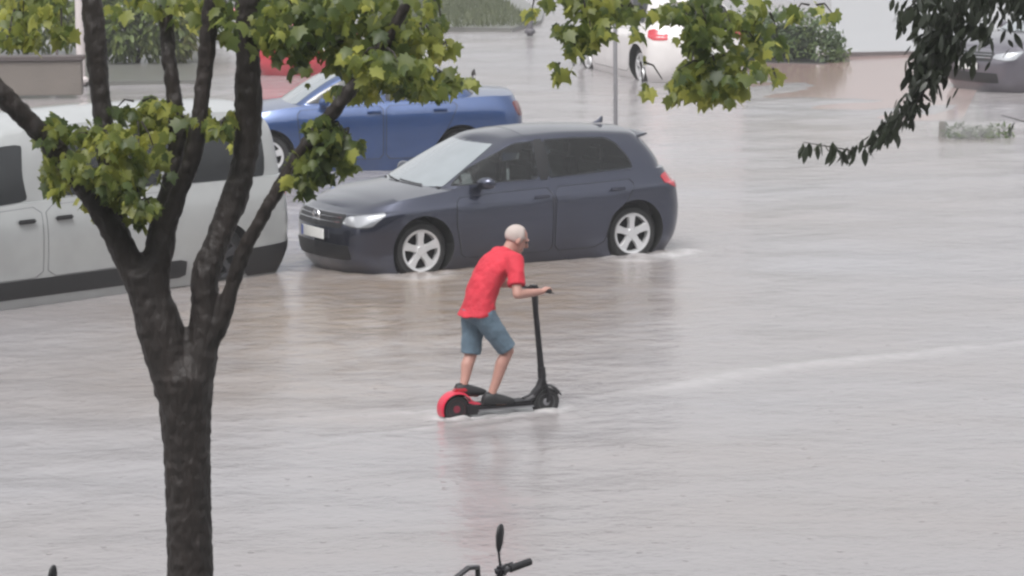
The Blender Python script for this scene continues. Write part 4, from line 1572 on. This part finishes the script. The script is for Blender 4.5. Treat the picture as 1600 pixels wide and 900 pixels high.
def wave_grid():
    xs = np.concatenate([[-600, -60], np.arange(-14, 14.01, .07), [60, 600]])
    ys = np.concatenate([[-60, 10], np.arange(24, 62, .09), np.arange(62, 95, .25), [140, 1200]])
    X, Y = np.meshgrid(xs, ys)
    Z = np.zeros_like(X)
    rs = np.random.RandomState(5)
    for k in range(34):
        lam = rs.uniform(.35, 2.2)
        th = R(30) + rs.normal() * .9 + PI / 2
        kx, ky = 2 * PI / lam * math.cos(th), 2 * PI / lam * math.sin(th)
        Z += .0011 * lam ** .9 * np.sin(kx * X + ky * Y + rs.uniform(0, 6.28))
    # wake of the scooter: two diverging ripples trailing behind it
    ux = (X - SMID.x) * sh.x + (Y - SMID.y) * sh.y
    uy = -(X - SMID.x) * sh.y + (Y - SMID.y) * sh.x
    back = np.clip(.55 - ux, 0, 30)
    for off in (0, .22):
        r = np.abs(uy) - .09 - back * .20 - off
        Z += (ux < .55) * .016 * (1 - off) * np.exp(-(r / .07) ** 2) * np.exp(-back / 2.6)
    # long bow wave left on the far side of the rider
    e0, e1 = G(640, 652, WZ), G(1640, 526, WZ)
    d = (e1 - e0).normalized()
    al = (X - e0.x) * d.x + (Y - e0.y) * d.y
    ac = -(X - e0.x) * d.y + (Y - e0.y) * d.x
    ac = ac + .12 * np.sin(al * 1.1) + .05 * np.sin(al * 2.7)
    env = 1 / (1 + np.exp(-(al - 2.6) * 1.0))
    Z += .018 * env * np.exp(-(ac / .16) ** 2)
    foam = .5 * env * np.exp(-(ac / .22) ** 2) * (.6 + .4 * np.sin(al * 2.1 + 3 * np.sin(al * .7)))
    foam += np.exp(-((ux - 0) / .55) ** 4) * np.exp(-(uy / .10) ** 2) * .7
    rr = np.abs(uy) - .09 - back * .20
    foam += .8 * (ux < .5) * np.exp(-(rr / .06) ** 2) * np.exp(-back / 1.1)
    for px, py in ((653, 428), (996, 399), (1035, 392)):
        c = G(px, py, WZ)
        rr = np.hypot(X - c.x, (Y - c.y) * .8)
        foam += .55 * np.exp(-((rr - .3) / .12) ** 2) * (Y < c.y + .15)
        Z += .010 * np.sin(rr * 22) * np.exp(-rr / .7)
    for q in (SC0, SC1):
        rr = np.hypot(X - q.x, Y - q.y)
        foam += .9 * np.exp(-(rr / .17) ** 2)
        Z += .010 * np.sin(rr * 26) * np.exp(-rr / .5)
    edge = (np.abs(X) < 13.5) & (Y > 24.5) & (Y < 92)
    Z = np.where(edge, Z, 0)
    ny, nx = X.shape
    v = np.stack([X, Y, Z + WZ], 2).reshape(-1, 3)
    idx = np.arange(nx * ny).reshape(ny, nx)
    f = np.stack([idx[:-1, :-1], idx[:-1, 1:], idx[1:, 1:], idx[1:, :-1]], 2).reshape(-1, 4)
    me = bpy.data.meshes.new('flood_water')
    me.vertices.add(len(v))
    me.vertices.foreach_set('co', v.astype(np.float32).ravel())
    me.loops.add(f.size)
    me.loops.foreach_set('vertex_index', f.astype(np.int32).ravel())
    me.polygons.add(len(f))
    me.polygons.foreach_set('loop_start', np.arange(0, f.size, 4, dtype=np.int32))
    me.update(calc_edges=True)
    m_ = me.attributes.new('mud_reflection', 'FLOAT', 'POINT')
    mud_reflection = np.zeros_like(X)  # brown patches: muddy tint, and the hatchback's reflection painted on its near side
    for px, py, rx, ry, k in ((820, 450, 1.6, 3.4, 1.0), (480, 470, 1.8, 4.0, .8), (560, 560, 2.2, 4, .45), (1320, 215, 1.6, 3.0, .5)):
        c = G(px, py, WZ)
        mud_reflection += .8 * k * np.exp(-((X - c.x) / rx) ** 2 - ((Y - c.y) / ry) ** 2)
    m_.data.foreach_set('value', np.clip(mud_reflection * edge, 0, 1).astype(np.float32).ravel())
    at_ = me.attributes.new('foam', 'FLOAT', 'POINT')
    at_.data.foreach_set('value', np.clip(foam * edge, 0, 1).astype(np.float32).ravel())
    me.materials.append(WATER)
    me.shade_smooth()
    o = bpy.data.objects.new('water', me)
    COL.objects.link(o)
    return tag(o, kind='structure')


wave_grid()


def slab(name, pts, z0, m, zs=None):
    """solid block with top at z (per corner zs)"""
    mb = MB()
    n = len(pts)
    zs = zs or [z0] * n
    vs = [(p.x, p.y, -.05) for p in pts] + [(p.x, p.y, z) for p, z in zip(pts, zs)]
    fs = [tuple(reversed(range(n))), tuple(range(n, 2 * n))] + [(i, (i + 1) % n, n + (i + 1) % n, n + i) for i in range(n)]
    mb.add(vs, fs)
    return tag(mb.build(name, m, smooth=False), kind='structure')


PAVE = mat('wet grey paving', (.14, .14, .13), .3, bump=.3, bscale=20, var=.2, vscale=2)


def brickmat():
    m, nt, b = newmat('wet pink paving')
    tc, mp, br, n, mx = nodes(nt, 'ShaderNodeTexCoord', 'ShaderNodeMapping', 'ShaderNodeTexBrick', 'ShaderNodeTexNoise', 'ShaderNodeMix')
    L = nt.links.new
    L(tc.outputs['Object'], mp.inputs['Vector'])
    mp.inputs['Rotation'].default_value = (0, 0, R(20))
    L(mp.outputs['Vector'], br.inputs['Vector'])
    br.inputs['Scale'].default_value = 2.2
    br.inputs['Color1'].default_value = (.27, .185, .17, 1)
    br.inputs['Color2'].default_value = (.31, .215, .195, 1)
    br.inputs['Mortar'].default_value = (.22, .16, .15, 1)
    br.inputs['Mortar Size'].default_value = .012
    n.inputs['Scale'].default_value = .7
    n.inputs['Detail'].default_value = 6
    L(tc.outputs['Object'], n.inputs['Vector'])
    mx.data_type = 'RGBA'
    L(n.outputs['Fac'], mx.inputs['Factor'])
    L(br.outputs['Color'], mx.inputs['A'])
    mx.inputs['B'].default_value = (.30, .225, .21, 1)
    L(mx.outputs['Result'], b.inputs['Base Color'])
    b.inputs['Roughness'].default_value = .14
    return m


PINK = brickmat()
slab('pavement', [G(1060, 206), G(1500, 202), G(1560, 86), G(1100, 96)], .1, PINK, [.04, .078, .15, .085])
# near pavement below the frame, with the tree and the motorbikes on it
slab('pavement', [V((-30, 12, 0)), V((30, 12, 0)), V((30, 22.6, 0)), V((-30, 22.6, 0))], .12, PAVE)
# far left pavement
slab('pavement', [G(-350, 150), G(305, 139), G(330, 84), G(420, -90), G(-500, -90)], .15, PAVE)
# traffic island, top centre
slab('pavement', [G(560, 52), G(800, 57), G(846, 44), G(850, 30), G(760, -20), G(560, -20)], .16, PAVE)

# ------------------------------------------------------------------ background things
HEDM = leafmat('hedge leaf', [(0, (.035, .06, .022)), (.5, (.06, .10, .03)), (1, (.11, .15, .045))], .3, .5)
HEDL = leafmat('yellow green leaf', [(0, (.06, .09, .02)), (.5, (.10, .14, .03)), (1, (.18, .21, .05))], .35, .5)
GRASS = leafmat('verge grass blade', [(0, (.05, .06, .03)), (.5, (.07, .085, .04)), (1, (.10, .11, .055))], .2, .6)


def leafball(parent, spots, n, size, m, name='crown'):
    lv = Leaves(OVAL)
    for _ in range(n):
        c, r = spots[nr.randint(len(spots))]
        d = nr.normal(size=3)
        d /= np.linalg.norm(d)
        p = np.array(c) + d * np.array(r) * nr.uniform(.55, 1.05)
        tip = d + np.array([nr.normal() * .5, nr.normal() * .5, -.4])
        lv.add(p, nr.uniform(*size), tip, d + nr.normal(size=3) * .4 + np.array([0, 0, .4]))
    return lv.build(name, m, parent)


def shrub(px, py, w, h, label, m=HEDM, n=500, z=.12, name='shrub', dep=.5, size=(.08, .14)):
    p = G(px, py, z)
    root = empty(name, p, 0, label=label, cat='shrub')
    sc_ = 1.0
    mb = MB()
    for k in range(5):
        a = k * 1.26
        mb.tube([(0, 0, -.05), (.1 * math.cos(a) * w, .1 * math.sin(a), h * .3), (.3 * math.cos(a) * w, .25 * math.sin(a), h * .7)], [.03, .022, .01], 6)
    mb.build('stem', BARK, root)
    spots = []
    k = max(3, int(w / .45))
    for i in range(k):
        x = (i + .5) / k * w - w / 2
        hh = h * nr.uniform(.8, 1.0)
        spots.append(((x, nr.uniform(-.1, .1), hh * .55), (w / k * .75, dep, hh * .5)))
    leafball(root, spots, n, size, m, 'foliage')
    return root


shrub(40, 84, 3.0, 1.7, 'yellow green bushy shrub behind the low brown wall at the left edge', HEDL, 4200, .15, size=(.11, .2))
shrub(215, 98, 1.9, 1.6, 'green shrub between the two left limbs of the forked tree', HEDL, 4200, .15, size=(.11, .2))
shrub(300, 62, 1.3, 1.5, 'dull green shrub seen behind the thin middle limbs of the forked tree', HEDM, 2200, .15)
# clipped hedge, right of the middle leaves
pa, pb = G(1105, 100, .0), G(1303, 106, .0)
hl = (pb - pa).length
hedge = empty('hedge', (pa + pb) / 2, math.atan2((pb - pa).y, (pb - pa).x), label='low rounded green hedge in a dark kerbed bed beside the pink paving', cat='hedge')
mb = MB()
mb.box((0, 0, .04), (hl + .06, 1.0, .16), 0, 0, .03)
mb.build('bed', mat('dark bed', (.05, .052, .05), .6, bump=.4, bscale=12), hedge)
lv = Leaves(OVAL)
for _ in range(2600):
    face = nr.randint(3)
    x, y, z = nr.uniform(-hl / 2, hl / 2), nr.uniform(-.42, .42), nr.uniform(.2, .88)
    nrm = [0, -1, .3]
    if face == 0:
        y = -.42 + abs(nr.normal()) * .06
    elif face == 1:
        z = .88 - abs(nr.normal()) * .06
        nrm = [0, 0, 1]
    else:
        x = (hl / 2) * (1 if nr.rand() > .3 else -1) - nr.normal() * .06
        nrm = [1, -.4, .2]
    en = max(0, (abs(x) / (hl / 2) - .7) / .3)
    z = z * (1 - .35 * en * en) + .09 * math.sin(x * 4.3) * z + .05 * nr.normal()
    y *= 1 - .3 * en * en
    x += .08 * nr.normal()
    lv.add((x, y, z), nr.uniform(.07, .13), nr.normal(size=3) + np.array([0, 0, .3]), np.array(nrm) + nr.normal(size=3) * .4)
lv.build('foliage', HEDM, hedge)
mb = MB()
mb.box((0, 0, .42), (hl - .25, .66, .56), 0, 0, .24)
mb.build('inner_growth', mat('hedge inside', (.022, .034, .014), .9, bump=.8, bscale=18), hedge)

# pale wet pavement behind a dark kerb, upper right
PALEP = mat('pale wet concrete', (.36, .36, .375), .16, var=.1, vscale=.8)
slab('pavement', [G(1300, 87, .14), G(1830, 76, .14), G(1900, -120, .14), G(1296, -120, .14)], .17, PALEP)
mb = MB()
ka, kb = G(1302, 90, .1), G(1830, 79, .1)
kd = kb - ka
mb.box(((ka.x + kb.x) / 2, (ka.y + kb.y) / 2, .05), (kd.length, .16, .27), math.atan2(kd.y, kd.x), 0, .012)
tag(mb.build('kerb', mat('dark kerb stone', (.11, .095, .095), .6, var=.35, vscale=3)), kind='structure')

# low brown wall, upper left
la, lb_ = G(-260, 150, .15), G(128, 146, .15)
ld = lb_ - la
lw = empty('low_wall', ((la.x + lb_.x) / 2, (la.y + lb_.y) / 2, 0), math.atan2(ld.y, ld.x), label='low brown wall with a dark coping above the van roof at the left edge', cat='wall')
mb = MB()
mb.box((0, .14, .40), (ld.length, .28, .56), 0, 0, .01)
mb.build('wall_face', mat('brown render', (.15, .13, .115), .7, var=.2, vscale=2, bump=.3, bscale=20), lw)
mb = MB()
mb.box((0, .14, .71), (ld.length + .08, .36, .07), 0, 0, .01)
mb.build('coping', mat('dark coping', (.075, .06, .058), .6), lw)


def post(name, px, py, h, r, m, label, cat, z=.0, cap=True):
    p = G(px, py, z)
    root = empty(name, p, 0, label=label, cat=cat)
    mb = MB()
    mb.lathe([(.001, -.05), (r, -.05), (r, h), (r * .7, h + r * .5), (.001, h + r * .6)], axis='z', n=16)
    mb.build('pole', m, root)
    mb = MB()
    mb.lathe([(.001, .0), (r * 1.7, .0), (r * 1.7, .05), (r * 1.1, .09), (.001, .09)], axis='z', n=16)
    mb.build('base', m, root, angle=30)
    return root


GALV = mat('galvanised steel', (.22, .215, .225), .45, metal=.4)
PALE = mat('pale painted post', (.50, .45, .44), .5, var=.15, vscale=4)
lp = post('street_lamp', 127, 128, 5.5, .075, PALE, 'pale pinkish lamp post behind the leftmost upright limb of the tree', 'lamp post', .15)
mb = MB()
mb.tube([(0, 0, 5.4), (.2, -.1, 5.8), (.9, -.3, 5.95)], [.05, .045, .04], 10)
mb.build('arm', PALE, lp)
mb = MB()
mb.loft([((.85, -.28, 5.95), (0, .05, 0), (0, 0, .04)), ((1.1, -.36, 5.95), (.03, .12, 0), (0, 0, .06)), ((1.4, -.45, 5.94), (0, .06, 0), (0, 0, .03))], 12)
mb.build('lamp_head', GALV, lp)
sp_ = post('sign_post', 962, 228, 2.3, .030, GALV, 'thin grey sign post standing right behind the hatchback roof', 'sign post', 0)
mb = MB()
mb.lathe([(.001, -.012), (.25, -.012), (.255, 0), (.25, .012), (.001, .012)], c=(0, -.045, 2.02), axis='y', n=32)
mb.build('sign_plate', GALV, sp_, angle=30)
post('bollard', 828, 52, .36, .06, mat('bollard grey', (.09, .085, .095), .6), 'short dark bollard at the corner of the grassy traffic island', 'bollard', .16)
mk = post('marker_post', 90, 128, .62, .022, mat('dark rusty steel', (.06, .045, .042), .6), 'thin dark stake with a small white tag in front of the low brown wall', 'post', .15)
mb = MB()
mb.box((-.08, -.03, .16), (.10, .02, .13), 0, 0, .006)
mb.build('tag', PLATE, mk)

# verge grass on the island
lv = Leaves([(0, 0), (.04, .1), (.035, .6), (0, 1)])
g0, g1 = G(575, 47, .16), G(838, 40, .16)
g2, g3 = G(760, -14, .16), G(575, -14, .16)
for _ in range(9000):
    u, v = nr.uniform(0, 1, 2)
    q = (g0 * (1 - u) + g1 * u) * (1 - v) + (g3 * (1 - u) + g2 * u) * v
    lv.add((q.x, q.y, .155), nr.uniform(.08, .22), (nr.normal() * .35, nr.normal() * .35, 1), (nr.normal(), -1, .3))
go = lv.build('verge_grass', GRASS, None)
tag(go, 'dull grey green grass on the traffic island at the top', 'grass', kind='stuff')

# drowned plants by the splash at the right
shrub(1528, 221, .85, .24, 'low drowned plant showing above the flood beside the drooping branch', HEDM, 700, .0, 'drowned_shrub', .25, (.05, .10))
st = post('stump_post', 1472, 222, .27, .05, mat('weathered wood', (.12, .11, .095), .8, var=.3), 'short weathered stake standing in the flood left of the drowned plant', 'stake', 0)

# unseen apartment block with the camera's balcony, added dark and tall to shade car sides
bl = empty('shading_apartment_building', (0, -7, 0), 0, label='unseen dark apartment block behind the camera, added to shade the car sides', cat='building')
mb = MB()
mb.box((0, 0, 11), (90, 11, 22.4))
mb.build('wall', mat('added dark shading facade', (.075, .07, .068), .8, var=.15), bl, smooth=False)
for fl in range(7):
    for k in range(-9, 10):
        if k % 2:
            mb = MB()
            mb.box((k * 3.4, 5.53, 2 + fl * 3.1), (1.3, .08, 1.5), 0, 0, .01)
            mb.build('window', GLASS, bl)  # windows of the added, unseen shading block

# spray thrown up at the right
SPM = bpy.data.materials.new('water spray')
SPM.use_nodes = True
nt = SPM.node_tree
nt.nodes.remove(nt.nodes['Principled BSDF'])
pv = nt.nodes.new('ShaderNodeVolumePrincipled')
tc, nz, mr, mp, gr_, mu = nodes(nt, 'ShaderNodeTexCoord', 'ShaderNodeTexNoise', 'ShaderNodeMapRange', 'ShaderNodeMapping', 'ShaderNodeTexGradient', 'ShaderNodeMath')
nt.links.new(tc.outputs['Object'], nz.inputs['Vector'])
nz.inputs['Scale'].default_value = 3.5
nz.inputs['Detail'].default_value = 4
nt.links.new(nz.outputs['Fac'], mr.inputs['Value'])
mr.inputs['From Min'].default_value = .3
mr.inputs['From Max'].default_value = .75
mr.inputs['To Max'].default_value = 4.0
gr_.gradient_type = 'SPHERICAL'
mp.inputs['Scale'].default_value = (1 / .62, 1 / .45, 1 / .85)
nt.links.new(tc.outputs['Object'], mp.inputs['Vector'])
nt.links.new(mp.outputs['Vector'], gr_.inputs['Vector'])
mu.operation = 'MULTIPLY'
nt.links.new(mr.outputs['Result'], mu.inputs[0])
nt.links.new(gr_.outputs['Fac'], mu.inputs[1])
nt.links.new(mu.outputs[0], pv.inputs['Density'])
pv.inputs['Color'].default_value = (.92, .91, .9, 1)
nt.links.new(pv.outputs['Volume'], nt.nodes['Material Output'].inputs['Volume'])
mb = MB()
c = G(1505, 214, .1)
mb.loft([((0, 0, 0), (.5, 0, 0), (0, .4, 0)), ((0, 0, .3), (.6, 0, 0), (0, .44, 0)), ((0, 0, .6), (.46, 0, 0), (0, .34, 0)), ((0, 0, .8), (.2, 0, 0), (0, .15, 0)), ((0, 0, .86), (.04, 0, 0), (0, .03, 0))], 20)
spo = mb.build('spray', SPM)
spo.location = (c.x, c.y, .1)
tag(spo, 'pale spray of water rising over the drowned plant at the right', 'spray', kind='stuff')

# ------------------------------------------------------------------ rain haze
HZ = bpy.data.materials.new('rain haze')
HZ.use_nodes = True
nt = HZ.node_tree
nt.nodes.remove(nt.nodes['Principled BSDF'])
pv = nt.nodes.new('ShaderNodeVolumePrincipled')
pv.inputs['Color'].default_value = (.93, .93, .95, 1)
pv.inputs['Density'].default_value = .0012
nt.links.new(pv.outputs['Volume'], nt.nodes['Material Output'].inputs['Volume'])
mb = MB()
mb.box((0, 60, 4.6), (1400, 2600, 13.4))
hz = mb.build('haze', HZ, smooth=False)
tag(hz, kind='stuff', label='thin rain haze over the street', cat='haze')

# ------------------------------------------------------------------ light
w = bpy.data.worlds.new('World')
scene.world = w
w.use_nodes = True
nt = w.node_tree
sky, hs = nodes(nt, 'ShaderNodeTexSky', 'ShaderNodeHueSaturation')
sky.sky_type = 'NISHITA'
sky.sun_disc = False
SUN_EL, SUN_ROT = R(58), R(200)
sky.sun_elevation = SUN_EL
sky.sun_rotation = SUN_ROT
sky.dust_density = 4
hs.inputs['Saturation'].default_value = .10
nt.links.new(sky.outputs['Color'], hs.inputs['Color'])
# an overcast sky is brighter overhead than at the horizon
tc, sx_, mr, vm = nodes(nt, 'ShaderNodeTexCoord', 'ShaderNodeSeparateXYZ', 'ShaderNodeMapRange', 'ShaderNodeVectorMath')
nt.links.new(tc.outputs['Generated'], sx_.inputs['Vector'])
nt.links.new(sx_.outputs['Z'], mr.inputs['Value'])
mr.inputs['From Min'].default_value = 0
mr.inputs['From Max'].default_value = 1
mr.inputs['To Min'].default_value = 1.0
mr.inputs['To Max'].default_value = 2.2
vm.operation = 'SCALE'
nt.links.new(hs.outputs['Color'], vm.inputs[0])
nt.links.new(mr.outputs['Result'], vm.inputs['Scale'])
nt.links.new(vm.outputs['Vector'], nt.nodes['Background'].inputs['Color'])
nt.nodes['Background'].inputs['Strength'].default_value = .13
sl = bpy.data.lights.new('sun', 'SUN')
sl.energy = 1.0
sl.angle = R(25)
sl.color = (1, .98, .97)
so = bpy.data.objects.new('sun', sl)
COL.objects.link(so)
dv = V((math.sin(SUN_ROT) * math.cos(SUN_EL), math.cos(SUN_ROT) * math.cos(SUN_EL), math.sin(SUN_EL)))
so.rotation_euler = dv.to_track_quat('Z', 'Y').to_euler()

vs = scene.view_settings
vs.view_transform = 'Standard'
vs.look = 'None'
vs.exposure = .27
vs.gamma = 1
vs.use_curve_mapping = False
scene.render.engine = 'CYCLES'
scene.cycles.filter_width = 2.5
scene.cycles.volume_bounces = 0
scene.cycles.max_bounces = 8
scene.cycles.use_denoising = True
